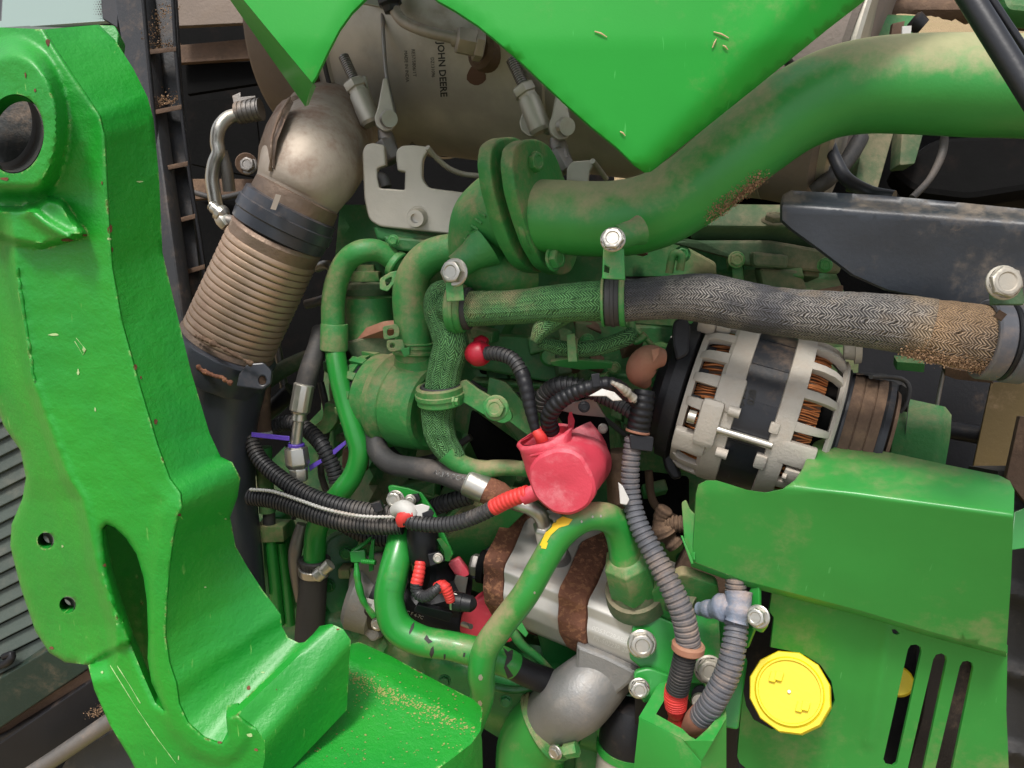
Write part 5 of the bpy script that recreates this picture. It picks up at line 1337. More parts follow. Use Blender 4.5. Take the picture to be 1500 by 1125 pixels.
slot1 = [(1330, 951), (1334, 945), (1342, 944), (1349, 948), (1350, 955), (1314, 1118), (1308, 1122), (1298, 1120), (1294, 1112)]
slot2 = [(1367, 966), (1371, 959), (1379, 957), (1386, 961), (1387, 968), (1348, 1150), (1324, 1150)]
slot3 = [(1406, 976), (1410, 969), (1417, 968), (1424, 971), (1426, 978), (1388, 1160), (1362, 1160)]
ppoly = [(1131, 868), (1127, 895), (1134, 905), (1131, 930), (1129, 948), (1155, 953), (1180, 960), (1202, 974), (1218, 998), (1223, 1026), (1214, 1049), (1196, 1063), (1165, 1071), (1130, 1068), (1104, 1054), (1093, 1034), (1089, 1013), (1086, 1040), (1080, 1108), (1084, 1118), (1096, 1128), (1100, 1180), (1480, 1180), (1474, 1040), (1476, 945), (1350, 905), (1200, 865)]
def panelf(x, y):
    h = .045 - .00010 * (y - 870)
    lx = 1303 - (y - 918) * .18
    if 912 < y < 1095: h += .004 * math.exp(-((x - lx) / 5) ** 2)
    h -= .004 * sstep(x, 1250, 1180) if False else 0
    h -= .006 * (1 - sstep(x, lx - 50, lx)) 
    return h + .001 * mnoise.noise(Vector((x * .012, y * .012, 7)))
ps = sheet('panel', ppoly, panelf, .003, 'shield', pn, holes=[slot1, slot2, slot3, [(1306, 922), (1312, 922), (1318, 928), (1314, 930), (1308, 928)]], grid=9, sharp=50)
M['dbrown'] = mat('dark_brown_grime', (.020, .014, .010), .8, dust=0.49, bump=.5, dmax=.3)
M['railg'] = mat('dark_rail_paint', (.012, .028, .02), .5, dust=0.52, bump=.3, dmax=.3)
ins = thing('frame_behind_slots', 'dark brown frame seen through the slots of the lower panel', 'frame', (1350, 1130, -.03))
plate('brown_plate', [(1370, 930), (1440, 940), (1400, 1200), (1310, 1200), (1352, 1050)], (1380, 1050, -.06), (0, 0, 1), .01, 'dbrown', ins)
plate('black_plate', [(1240, 900), (1345, 930), (1330, 1200), (1200, 1200)], (1300, 1050, -.08), (0, 0, 1), .01, 'black', ins)
yk = thing('yellow_fitting', 'small yellow round fitting showing through the left slot', 'fitting', (1325, 1005, .0))
lathe('disc', (1312, 998, -.03), (1316, 998, -.005), [(0, 20), (.8, 22), (1, 19)], 'yellow', yk)
lathe('stem', (1328, 1005, -.02), (1326, 1014, -.02), [(0, 7), (.3, 8), (1, 7)], 'steel', yk, hexa=True)
yc = thing('oil_filler_cap', 'yellow twelve sided plastic filler cap in the round cut out', 'filler cap', (1158, 1060, .08))
cA2, cB2 = (1160, 1017, .03), (1156, 1013, .085)
lathe('skirt', cA2, cB2, [(0, 46), (.35, 52), (.36, 57), (.93, 58), (.965, 56.5)], 'yellow', yc, seg=12, sharp=12)
lathe('face_ring', cA2, cB2, [(.9, 49), (.975, 49), (.99, 47.5), (1.03, 46.5), (1.03, 44), (.99, 43), (.985, 2)], 'yellow', yc, seg=60, sharp=30)
capn = tuple(RC.transposed() @ (P(*cB2) - P(*cA2)).normalized())
for (x, y, a) in ((1137, 993, 15), (1176, 1037, 15)):
    ca, sa = math.cos(rad(a)), math.sin(rad(a))
    for k, (x0, x1, y0, y1) in enumerate(((-10, 0, -8, 7), (-3, 9, -10, 3))):
        q_ = [(x + dx * ca - dy * sa, y + dx * sa + dy * ca) for dx, dy in ((x0, y0), (x1, y0), (x1, y1), (x0, y1))]
        plate('embossed_mark', q_, (1156, 1013, .0880 + k * .0004), capn, .003, 'yellow', yc, rnd=1.5, bev=.0005)
lathe('vent_pin', (1156, 1013, .085), (1156, 1013, .0868), [(0, 3), (1, 2.4)], 'steel', yc, seg=12)
lathe('filler_neck', (1168, 1024, -.04), (1163, 1020, .04), [(0, 46), (.9, 46), (1, 44)], 'black', yc, seg=40)

# ================================================================== GEAR PUMP
M['gpd'] = mat('green_paint_dust_on_top', (.020, .23, .034), .34, dust=0.56, up=1.3, bump=.06, bscale=400, coat=.2, dmax=.75, dscale=12, scratch=.4)
gp = thing('gear_pump', 'aluminium gear pump body with two rusted iron bands and stamped numbers', 'gear pump', (850, 980, .0))
prof0 = [(802, 740, -.09), (762, 758, -.05), (745, 800, .00), (733, 822, .025), (730, 834, .032), (731, 848, .028), (729, 868, .034), (731, 888, .028), (742, 908, .0), (775, 925, -.05), (800, 930, -.09)]
adir = (340 / 1.0, 142.0)
def pst(s, grow=0.0, doff=0.0):
    out = []
    cx, cy = 780 + adir[0] * s, 840 + adir[1] * s
    for i, (x, y, o_) in enumerate(prof0):
        X, Y = x + adir[0] * s, y + adir[1] * s
        dx, dy = X - cx, Y - cy; l = math.hypot(dx, dy) or 1
        out.append((X + dx / l * grow, Y + dy / l * grow, o_ + .02 * s + grow * .0006 + doff))
    return out
def pumpseg(name, s0, s1, grow, m, lab=None, dense=3):
    n = 3
    sts = [pst(s0, grow - 3), pst(s0 + .004, grow)] + [pst(s0 + (s1 - s0) * i / n, grow) for i in range(1, n)] + [pst(s1 - .004, grow), pst(s1, grow - 3)]
    def smooth(st):
        o_ = []
        L = len(st)
        for i, p in enumerate(st):
            a_, c2_ = st[i - 1], st[(i + 1) % L]
            for t in (0, .33, .67, 1):
                k = .17; s0_ = [p[j] + (a_[j] - p[j]) * k for j in range(3)]; s1_ = [p[j] + (c2_[j] - p[j]) * k for j in range(3)]
                o_.append(tuple(s0_[j] * (1 - t) ** 2 + p[j] * 2 * t * (1 - t) + s1_[j] * t * t for j in range(3)))
        return o_
    return loft(name, [smooth(s) for s in sts], m, gp, lab, caps=True, closed=True, sharp=40)
pumpseg('end_plate', -.06, .02, 3, 'rust', 'rusted iron plate at the left end')
pb1 = pumpseg('body', .02, .26, 0, 'alu')
pumpseg('middle_plate', .262, .375, 3, 'rust', 'rusted iron band across the middle')
pb2 = pumpseg('body', .38, .69, 0, 'alu')
pumpseg('end_cover', .68, .80, 1, 'green')
text('stamping', '0D53C2RABDBETE', 866, 922, 9.5, 22, 'inkw', gp, [pb2], lift=.0006)
text('stamping', 'PR-50223R 2841', 868, 936, 9.5, 22, 'inkw', gp, [pb2], lift=.0006)
# pump flange side stud and washer
lathe('stud_nut', (690, 826, .02), (712, 830, .02), [(0, 14), (.15, 17), (.5, 17), (.52, 12), (1, 12)], 'steeld', gp, hexa=True, bevel=.001)
lathe('washer', (703, 829, .015), (712, 831, .015), [(0, 24), (1, 24)], 'dark', gp)
lathe('spacer', (710, 830, .01), (742, 838, .0), [(0, 22), (.2, 19), (1, 19)], 'rust', gp)
tube('rod', [(700, 850, -.02), (716, 810, -.04), (740, 770, -.07), (762, 740, -.1)], 12, 'blackp', gp, seg=16)
# left delivery pipe stub and fitting
lathe('pipe_stub', (772, 742, .0), (800, 762, .0), [(0, 10), (1, 10)], 'steel', gp)
tube('suction_pipe', [(738, 730, .0), (758, 738, .01), (778, 744, .01), (792, 756, .005), (797, 778, -.01)], 11, 'steel', gp, seg=20)
lathe('fitting_nut', (796, 768, -.0), (802, 792, -.02), [(0, 12), (.1, 17), (1, 18)], 'steel', gp, hexa=True, bevel=.001)
lathe('port_plug', (812, 808, .0), (818, 826, -.02), [(0, 18), (.3, 20), (1, 22)], 'cast_alu', gp)
# big hex union
lathe('hex_union', (916, 815, .06), (930, 864, .035), [(0, 26), (.12, 36), (.9, 38), (1, 34)], 'dgreen', gp, hexa=True, bevel=.0015, phase=.35)
lathe('union_base', (927, 850, .04), (934, 876, .022), [(0, 34), (.4, 38), (.42, 44), (1, 46)], 'olive', gp, seg=32, label='dust caked union base')
# port bracket plate at the right end
pk = thing('pump_end_bracket', 'green bracket bolted with three zinc bolts over the right end of the pump', 'bracket', (1000, 1030, .06))
plate('plate', [(928, 905, 5), (945, 895), (1000, 918), (1018, 850, 8), (1052, 868, 8), (1056, 950), (1096, 965, 6), (1082, 1070, 6), (1030, 1060), (1000, 1010), (965, 1000), (922, 965, 5)], (990, 960, .05), (-.1, .1, 1), .012, 'green', pk, rnd=4, bev=.0018)
plate('back_plate', [(1020, 780), (1060, 800), (1070, 900), (1010, 900), (990, 840)], (1030, 850, .0), (-.1, -.2, 1), .02, 'brown', pk, rnd=6)
plate('shoulder', [(950, 868), (1000, 840), (1052, 858), (1056, 900), (1000, 925), (945, 896)], (1000, 880, .045), (-.1, -.6, .8), .012, 'dgreen', pk, rnd=8, bev=.002)
lathe('end_boss', (985, 872, .03), (1020, 888, .04), [(0, 24), (.5, 26), (1, 20)], 'olive', pk)
bolt((941, 947, .075), 18, M['steel'], pk, normal=(-.1, .0, 1), h=.5, flange=1.2)
bolt((1040, 985, .075), 18, M['bracket'], pk, normal=(-.1, .0, 1), h=.5, flange=1.2)
plate('upright_tab', [(1098, 862, 5), (1112, 856, 3), (1112, 905), (1094, 950), (1088, 950), (1090, 900)], (1102, 905, .07), (-.7, .0, .7), .005, 'green', pk, rnd=2)
lathe('tab_bolt', (1118, 912, .07), (1102, 908, .075), [(0, 14), (.2, 15), (.3, 15), (1, 13)], 'green', pk, hexa=True)
bolt((1106, 905, .10), 14, M['steel'], pk, normal=(-.6, .1, .8), h=.8, flange=1.25)
# pressure pipes
gpipe = thing('pump_delivery_pipe', 'green steel pipe arching from the big hex union down to the sump, yellow paint dabs', 'pipe', (705, 1045, .1))
pd_ = tube('pipe', [(918, 835, .055, 24), (912, 792, .06, 23), (900, 765, .07, 22), (878, 756, .085, 21), (850, 762, .095, 20), (820, 786, .1, 20), (796, 824, .105, 20), (770, 870, .11, 20), (738, 912, .11, 20), (712, 950, .11, 20), (705, 985, .105, 20), (706, 1020, .09, 18), (688, 1070, .06, 18)], 23, 'gpd', gpipe, seg=36, step=5)
for yp in ([(794, 770), (803, 758), (818, 750), (832, 754), (826, 762), (812, 766), (800, 777), (790, 794), (784, 792)], [(788, 786), (796, 788), (793, 797), (786, 796)]):
    ym = decal('yellow_paint_mark', [(x + 7, y + 7) for x, y in yp], [pd_], 'ypaint', gpipe, grid=3)
    if ym: ym['kind'] = 'stuff'
for x, y in ((868, 757), (880, 756), (852, 764), (783, 868), (746, 868), (704, 992), (703, 1030)):
    r = 3.2 if y > 980 else 1.4
    decal('paint_chip', [(x + r * math.cos(a) * 1.1, y + r * 1.5 * math.sin(a)) for a in range(0, 6)], [pd_], 'bracket', gpipe, grid=2)
sup = thing('cracked_green_hose', 'green painted hose with cracked flaking paint passing in front of the starter', 'hose', (600, 930, .08))
ck = tube('hose', [(592, 760, .02, 20), (586, 800, .05, 21), (576, 840, .07, 22), (570, 880, .08, 22), (582, 918, .085, 23), (616, 938, .085, 22), (660, 946, .08, 21), (700, 956, .075, 22), (740, 970, .06, 21), (752, 976, .055, 20)], 22, 'green', sup, seg=36, step=5)
tube('bare_hose', [(740, 970, .058, 19), (775, 988, .045, 19), (810, 1000, .02, 19)], 19, 'black', sup, seg=28)
for cr_ in ([(603, 915), (607, 911), (606, 920), (600, 930), (599, 926)], [(621, 936), (625, 930), (629, 936), (634, 940), (628, 943)], [(631, 950), (635, 946), (636, 956), (632, 964), (629, 958)], [(650, 958), (653, 958), (652, 968), (650, 966)], [(679, 956), (682, 956), (681, 962), (678, 962)], [(736, 948), (744, 955), (752, 950), (750, 966), (742, 975), (752, 990), (744, 994), (738, 978), (742, 962)], [(570, 905), (574, 902), (572, 908)], [(570, 828), (590, 833), (590, 834.5), (570, 829.5)], [(566, 846), (586, 850), (586, 851.5), (566, 847.5)], [(564, 862), (584, 866), (584, 867.5), (564, 863.5)]):
    decal('paint_crack', cr_, [ck], 'ink' if cr_[0][0] > 572 else 'green', sup, grid=3)

# ================================================================== SILVER ELBOW AND ITS HOSE
se = thing('suction_elbow', 'grey cast aluminium suction elbow under the pump with a broad flange web', 'elbow', (860, 1060, .03))
tube('elbow', [(930, 944, -.04, 36), (900, 972, -.01, 40), (870, 1000, .022, 47), (846, 1022, .032, 51), (822, 1042, .024, 47), (798, 1060, .0, 44)], 43, 'cast_alu', se, seg=56, step=4, lump=.015)
plate('flange_web', [(844, 944, 3), (890, 962), (934, 984, 4), (926, 1000, 6), (896, 1024, 14), (868, 1040, 10), (846, 1010, 10), (842, 980, 4)], (880, 985, .045), (-.3, -.15, 1), .03, 'cast_alu', se, rnd=6, bev=.004)
sho = thing('suction_hose', 'thick green painted hose clamped on the silver elbow, lower centre', 'hose', (790, 1120, .0))
tube('hose', [(812, 1054, .01, 50), (798, 1066, .005, 51), (784, 1082, .0, 51), (776, 1110, .0, 50), (778, 1180, .0, 50)], 50, 'green', sho, seg=48, step=6)
ring('hose_mouth', (811, 1053, .01), (.8, .58, .15), 51, 7, 6, M['rubber'], sho)
ring('band_clamp', (800, 1063, .01), (.8, .58, .15), 54, 15, 3, M['dgreen'], sho, bead=-1)
lathe('clamp_screw', (812, 1104, .06), (846, 1096, .06), [(0, 9), (.1, 11), (.25, 11), (.27, 7), (.45, 7), (.46, 11), (1, 12)], 'dgreen', sho, seg=6)
bolt((810, 1105, .075), 9, M['steel'], sho, normal=(-.6, -.1, .8))
# filter beside the elbow
of = thing('oil_filter', 'grey oil filter with flaking green and black band half hidden by the green box', 'oil filter', (900, 1120, -.0))
lathe('canister', (915, 1140, -.0), (925, 1080, -.0), [(0, 44), (.8, 46), (1, 40)], 'dpf', of, seg=40)
lathe('black_band', (922, 1092, .0), (930, 1024, .0), [(0, 44), (.1, 46), (.6, 44), (.9, 34), (1, 20)], 'black', of, seg=40)
lathe('green_band', (920, 1098, .0), (921, 1088, .0), [(0, 47), (1, 47)], 'green', of, seg=40)

# ================================================================== GREEN TERMINAL BOX
gb = thing('terminal_box', 'green painted box with V shaped opening where two conduits plug in', 'cable box', (990, 1120, .1))
bxo = [(938, 1046), (962, 1008), (984, 980), (1030, 978), (1060, 985), (1068, 1048), (1062, 1056), (1024, 1120), (998, 1083)]
fr = lambda x, y: .10 - .0006 * (1083 - y) * .6 if y < 1120 else .1
vop = [(961, 1046), (975, 1022), (984, 1000), (1030, 1000), (1052, 1030), (1060, 1040), (1050, 1052), (1036, 1068), (1019, 1083), (1010, 1078), (1000, 1068)]
topo = lambda x, y: .135 - .00075 * max(0, 1085 - y)
sheet('top', [(936, 1050), (948, 1030), (962, 1006), (980, 985), (1040, 985), (1062, 1010), (1064, 1052), (1027, 1116), (1000, 1082)], topo, .004, 'green', gb, holes=[vop], grid=6, sharp=50, back=(0, -.6, -.8))
F1 = [(936, 1050), (1000, 1082), (1027, 1116)]
loft('front_wall', [[(x, y, topo(x, y)) for x, y in F1], [(x, y + 5, topo(x, y) + .001) for x, y in F1], [(x - 6, y + 60, topo(x, y) - .002) for x, y in F1], [(x - 14, y + 160, topo(x, y) - .01) for x, y in F1]], 'green', gb, sharp=50)
F2 = [(1027, 1116), (1064, 1052)]
loft('side_wall', [[(x, y, topo(x, y)) for x, y in F2], [(x, y + 80, topo(x, y) - .006) for x, y in F2], [(x - 4, y + 160, topo(x, y) - .02) for x, y in F2]], 'green', gb, sharp=50)
loft('rear_wall', [[(930, 985, .045), (960, 978, .045), (1080, 975, .03)], [(930, 1200, .0), (960, 1200, .0), (1080, 1200, .0)]], 'black', gb)
plate('lug', [(928, 984, 8), (950, 978, 8), (984, 990), (962, 1020), (944, 1032, 6), (930, 1010, 8)], (950, 1005, .075), (-.1, .1, 1), .01, 'green', gb, rnd=5, bev=.002)
bolt((937, 1012, .095), 13, M['steel'], gb, normal=(-.1, .0, 1), h=.6, flange=1.2)
lathe('stud', (1026, 1026, .06), (1024, 1028, .075), [(0, 12), (.8, 12), (1, 10)], 'bracket', gb)
lathe('grommet', (1030, 1018, .05), (1028, 1020, .065), [(0, 17), (1, 15)], 'black', gb)

# ================================================================== CONDUITS
cd1 = thing('grey_conduit', 'dusty grey corrugated conduit falling from the alternator into the green box', 'conduit', (990, 1050, .1))
tube('conduit', [(928, 640, .055, 13), (924, 680, .06, 13.5), (924, 720, .065, 14), (934, 765, .075, 15), (958, 812, .085, 16.5), (982, 858, .095, 17.5), (1000, 900, .1, 18), (1009, 945, .1, 18)], 16, 'conduitd', cd1, corr=8.6, seg=28)
tube('conduit', [(1004, 958, .1, 17), (998, 985, .1, 17), (992, 1010, .095, 17)], 17, 'conduit', cd1, corr=5.2, seg=28)
tube('red_sleeve', [(992, 1006, .09, 17), (990, 1020, .09, 17.5), (990, 1036, .088, 16)], 17, 'redtape', cd1, corr=4, depth=.06, seg=28)
lathe('red_plug', (990, 1034, .088), (992, 1062, .075), [(0, 10), (.2, 13), (.35, 13), (.45, 11), (1, 15)], 'redtape', cd1)
ring('retainer', (1008, 948, .1), (.1, 1, .2), 24, 14, 9, M['tandust'], cd1)
plate('white_tag_remnant', [(905, 706), (912, 712), (922, 732), (918, 740), (908, 738), (907, 722)], (914, 724, .085), (-.3, 0, 1), .002, 'white', cd1, rnd=2)
tube('tape_wrap', [(944, 572, .05, 16), (940, 600, .055, 17), (934, 632, .055, 17)], 17, 'black', cd1, corr=9, depth=.05, seg=24)
ring('pink_ring', (934, 632, .055), (.2, 1, .1), 18, 4, 3, M['tandust'], cd1)
plate('connector', [(922, 636), (958, 640), (956, 662), (924, 658)], (938, 650, .065), (0, 0, 1), .02, 'black', cd1, rnd=3)
cd2 = thing('tape_wrapped_conduit', 'dusty corrugated conduit with peeling blue grey tape, right of the pump', 'conduit', (1060, 1050, .1))
tube('conduit', [(1078, 845, .06, 15), (1078, 875, .065, 16), (1080, 900, .075, 17), (1076, 940, .09, 18), (1066, 985, .1, 19), (1044, 1028, .105, 19), (1026, 1052, .1, 18)], 18, 'conduitd', cd2, corr=8.2, seg=28)
M['tapeb'] = mat('peeling_blue_grey_tape', (.16, .19, .25), .5, dust=0.60, dmax=.7, bump=1.0, bscale=120, dustcol=(.5, .34, .24))
tube('tape_wrap', [(1024, 892, .06, 9), (1046, 892, .07, 15), (1066, 890, .075, 19), (1086, 900, .08, 18)], 17, 'tapeb', cd2, seg=24, lump=.35, step=2)
tube('tape_wrap', [(1082, 868, .07, 18), (1082, 895, .08, 19), (1079, 912, .085, 18)], 17, 'tapeb', cd2, seg=24, lump=.2, step=2)
lathe('tan_plug', (1030, 1048, .1), (1010, 1068, .085), [(0, 19), (.1, 20), (.5, 19), (1, 13)], 'tandust', cd2, label='dust tinted red plug end')
# red boot
rbt = thing('red_terminal_boot', 'faded red rubber boot covering the main battery terminal, cables entering its mouth', 'terminal boot', (830, 750, .08))
def eh(cx, cy, rx, ry, rot, off, amp, n=40):
    c, s = math.cos(rad(rot)), math.sin(rad(rot)); return [(cx + rx * math.cos(a) * c - ry * math.sin(a) * s, cy + rx * math.cos(a) * s + ry * math.sin(a) * c, off + amp * math.sin(a)) for a in [i * 2 * math.pi / n for i in range(n)]]
loft('boot', [eh(798, 638, 37, 9, -17, .07, .030), eh(798, 638, 42, 13, -17, .07, .034), eh(798, 641, 43, 14, -17, .07, .035), eh(801, 648, 40, 15, -17, .072, .033), eh(806, 664, 39, 17, -18, .074, .032), eh(814, 684, 43, 22, -20, .074, .034), eh(826, 706, 48, 30, -22, .07, .03)], 'red', rbt, closed=True, sharp=60)
loft('mouth_inside', [eh(798, 638, 37, 9, -17, .07, .030), eh(801, 652, 34, 9, -17, .06, .024), eh(808, 676, 32, 10, -17, .05, .02)], 'red', rbt, closed=True)
loft('horn', [[(832, 626, .075), (838, 624, .06), (840, 630, .06)], [(832, 612, .07), (839, 611, .058), (842, 616, .06)], [(834, 604, .066), (838, 603, .06), (838, 606, .06)]], 'red', rbt, closed=True, caps=True)
tube('crease', [(778, 668, .105, 2), (796, 664, .112, 3), (818, 658, .108, 2)], 3, 'red', rbt, seg=10, lump=.4)
tube('crease', [(846, 640, .055, 2), (852, 662, .06, 3.4), (868, 690, .06, 3), (872, 706, .05, 2)], 3, 'red', rbt, seg=10, lump=.4)
dr_ = lathe('drum', (850, 672, .03), (822, 708, .12), [(0, 36), (.1, 48), (.55, 50), (.9, 50), (.97, 49), (1.0, 45), (1.0, 42), (.985, 2)], 'red', rbt, seg=56, sharp=30)
tube('side_bulge', [(846, 628, .03, 22), (862, 660, .035, 28), (868, 690, .035, 22), (862, 712, .03, 10)], 24, 'red', rbt, seg=32)
for ob2 in [dr_] + [o for o in rbt.children if o.name.startswith('boot')]:
    me = ob2.data; bm = bmesh.new(); bm.from_mesh(me)
    bmesh.ops.subdivide_edges(bm, edges=[e for e in bm.edges if e.calc_length() > .006], cuts=3, use_grid_fill=True)
    for v in bm.verts:
        p = v.co * 28; v.co += Vector((mnoise.noise(p), mnoise.noise(p + Vector((9, 0, 0))), mnoise.noise(p + Vector((0, 7, 0))))) * .0035 + Vector((mnoise.noise(p * 3), 0, mnoise.noise(p * 3 + Vector((0, 3, 0))))) * .0009
    bm.to_mesh(me); bm.free()
tube('cable_neck', [(800, 714, .09, 10), (782, 722, .09, 12), (766, 728, .09, 12)], 12, 'red', rbt, seg=24)
rball = thing('red_ball_cap', 'glossy red round rubber cap on a corrugated cable', 'terminal cap', (700, 525, .05))
tube('ball', [(718, 514, .05, 9), (710, 516, .05, 17), (700, 518, .052, 19), (691, 520, .052, 16), (684, 522, .052, 8)], 18, 'redball', rball, seg=36, step=1.5)
tube('ball_back', [(700, 508, .04, 10), (705, 504, .04, 14), (712, 506, .04, 10)], 12, 'redball', rball, seg=24)
kc = thing('upper_black_cable', 'black corrugated cable curving from the red ball cap into the red boot', 'cable', (780, 640, .08))
tube('conduit', [(712, 518, .055, 10.5), (730, 518, .06, 11), (752, 527, .065, 11), (765, 548, .07, 11)], 11, 'conduit', kc, corr=6.5, seg=22)
tube('taped_part', [(764, 545, .07, 11.5), (770, 565, .075, 11), (775, 590, .078, 10), (780, 612, .08, 8.5), (785, 632, .08, 7)], 10, 'black', kc, lump=.1, seg=20, step=2, corr=11, depth=.05)
tube('red_end', [(784, 630, .08, 7), (792, 640, .08, 9), (796, 650, .075, 9)], 8, 'redtape', kc, seg=18)
kc2 = thing('taped_black_cable', 'tape wrapped black cable looping from the red boot to the alternator with torn white wrap', 'cable', (860, 600, .08))
tube('taped_part', [(808, 632, .07, 13), (804, 612, .08, 13), (815, 592, .085, 13), (838, 577, .085, 12), (862, 568, .085, 11), (885, 562, .08, 11), (905, 566, .075, 11), (922, 580, .07, 9), (930, 590, .06, 7)], 12, 'black', kc2, corr=9, depth=.08, seg=22)
tube('rear_conduit', [(800, 600, .03, 14), (798, 580, .035, 14), (818, 565, .04, 14), (848, 566, .04, 13), (880, 578, .04, 13), (908, 592, .045, 12), (935, 610, .05, 11)], 13, 'conduit', kc2, corr=7, seg=22)
plate('torn_wrap', [(862, 580), (882, 569), (900, 574), (912, 586), (898, 587), (888, 580)], (885, 578, .098), (-.1, .4, 1), .0015, 'white', kc2)
plate('clip', [(866, 548), (878, 546), (880, 566), (868, 568)], (872, 558, .09), (0, 0, 1), .004, 'black', kc2)
tube('frayed_end', [(896, 560, .09, 3), (910, 568, .085, 6), (924, 580, .075, 6), (930, 588, .07, 4)], 4, 'bracket', kc2, seg=10, lump=.8, step=1.5)
mp_ = thing('sensor_mounting_plate', 'dark metal plate with two screws behind the red boot', 'mounting plate', (880, 700, -.0))
plate('plate', [(808, 596), (856, 570), (876, 596), (892, 622), (896, 690), (866, 730), (850, 700), (840, 640)], (860, 650, .02), (.1, 0, 1), .006, 'dark', mp_, rnd=5)
plate('top_flange', [(806, 598), (870, 582), (888, 612), (846, 608)], (850, 600, .035), (.0, -.4, 1), .003, 'steeld', mp_)
bolt((884, 628, .045), 6, M['steeld'], mp_, normal=(.1, 0, 1)); bolt((856, 596, .055), 7, M['black'], mp_)
lathe('cylinder', (908, 660, -.0), (912, 740, -.0), [(0, 18), (.2, 20), (.3, 22), (.9, 22), (1, 16)], 'brown', mp_, seg=24)
dt = thing('upper_hose_fitting', 'brown rusted ferrule and collar on the printed rubber hose', 'hose fitting', (720, 730, .05))
lathe('ferrule', (684, 704, .05), (712, 718, .05), [(0, 20), (.1, 22), (1, 21)], 'steel', dt, seg=28)
lathe('rusty_end', (704, 714, .05), (752, 734, .045), [(0, 21), (.1, 21), (.6, 20), (.85, 15), (1, 11)], 'rust', dt, seg=28)
M['rustb'] = mat('brown_rust', (.26, .13, .06), .8, bump=.5, var=.3)
prh = thing('printed_rubber_hose', 'worn black rubber hose with pale printed letters behind the small bracket', 'hose', (600, 690, .03))
ph = tube('hose', [(548, 618, .0, 15), (549, 640, .01, 15), (556, 664, .02, 16), (576, 680, .03, 16), (610, 686, .04, 16), (650, 694, .045, 17), (690, 708, .05, 18)], 16, 'rubber', prh, seg=28, lump=.02)
M['inkd'] = mat('worn_grey_print', (.20, .20, .195), .7, bump=0, spot=(.03, .03, .03), spotamt=.5, spotscale=260)
text('hose_print', 'ALFAGOMMA', 634, 695, 11, 13, 'inkd', prh, [ph], xs=1.0)
# long corrugated conduits on the left
lc1 = thing('upper_loom_conduit', 'black corrugated conduit sweeping from behind the black pipe to the small bracket', 'conduit', (500, 740, .05))
tube('conduit', [(366, 640, .02, 11), (380, 672, .03, 12), (410, 700, .04, 12.5), (450, 725, .05, 13), (500, 742, .055, 13.5), (555, 752, .055, 14), (600, 756, .05, 14)], 13, 'conduit', lc1, corr=6.2, seg=24)
lc2 = thing('striped_loom_conduit', 'black corrugated conduit with white stripe running under the other loom', 'conduit', (480, 760, .05))
tube('conduit', [(366, 728, .05, 13), (400, 731, .055, 14), (440, 744, .06, 15), (490, 760, .065, 15), (540, 768, .065, 15), (590, 768, .06, 15)], 15, 'conduit', lc2, corr=5.6, seg=26)
tube('white_stripe', [(366, 717, .062, 2.6), (400, 720, .067, 2.6), (440, 733, .072, 2.8), (478, 746, .078, 2.8), (530, 756, .08, 2.6), (582, 757, .075, 2.6)], 2.6, 'white', lc2, corr=5.6, depth=.35, seg=10)
lc3 = thing('arched_conduit', 'thin corrugated conduit arching behind the silver hose fitting', 'conduit', (480, 700, .0))
tube('conduit', [(398, 640, -.02, 10), (404, 625, -.02, 11), (425, 619, -.015, 12), (448, 628, -.01, 12), (470, 650, .0, 12), (486, 680, .0, 12), (494, 706, .0, 12)], 12, 'conduit', lc3, corr=6, seg=22)
lc4 = thing('lower_loom_conduit', 'short dark conduit ducking under the striped loom', 'conduit', (560, 790, .0))
tube('conduit', [(500, 765, .01, 13), (530, 780, .01, 14), (560, 786, .01, 15), (590, 788, .01, 15)], 14, 'conduit', lc4, corr=6, seg=22)
lc5 = thing('centre_rear_conduit', 'dark conduit between the small bracket and the rusty hose end', 'conduit', (665, 735, .0))
tube('conduit', [(630, 745, .0, 13), (655, 736, .01, 13), (690, 726, .01, 13)], 13, 'conduit', lc5, corr=6.5, seg=22)
lc6 = thing('boot_conduit', 'corrugated conduit dipping from white taped joint up to the red boot', 'conduit', (660, 770, .08))
tube('conduit', [(590, 758, .08, 11), (606, 766, .085, 11.5), (636, 769, .085, 11.5), (668, 766, .085, 11.5), (700, 755, .085, 11.5), (726, 742, .085, 11.5)], 11.5, 'conduit', lc6, corr=6.4, seg=24)
tube('red_sleeve', [(722, 744, .086, 12.5), (745, 732, .088, 12.5), (774, 722, .09, 12)], 12.5, 'redtape', lc6, corr=7, depth=.05, seg=24)
tube('white_tape_joint', [(580, 748, .07, 10), (590, 744, .078, 12), (600, 750, .08, 12), (602, 760, .08, 10)], 12, 'white', lc6, seg=20, lump=.1)
tube('red_tape', [(591, 768, .083, 9), (590, 760, .084, 11), (596, 754, .084, 10), (606, 752, .083, 6)], 9, 'redtape', lc6, seg=18)
plate('white_flag', [(602, 742), (618, 738), (630, 742), (626, 752), (616, 760), (604, 756)], (615, 750, .08), (0, 0, 1), .0015, 'white', lc6, rnd=2)
plate('loom_clip', [(542, 738), (556, 734), (562, 748), (550, 752)], (550, 744, .08), (0, 0, 1), .012, 'black', lc1, rnd=2)
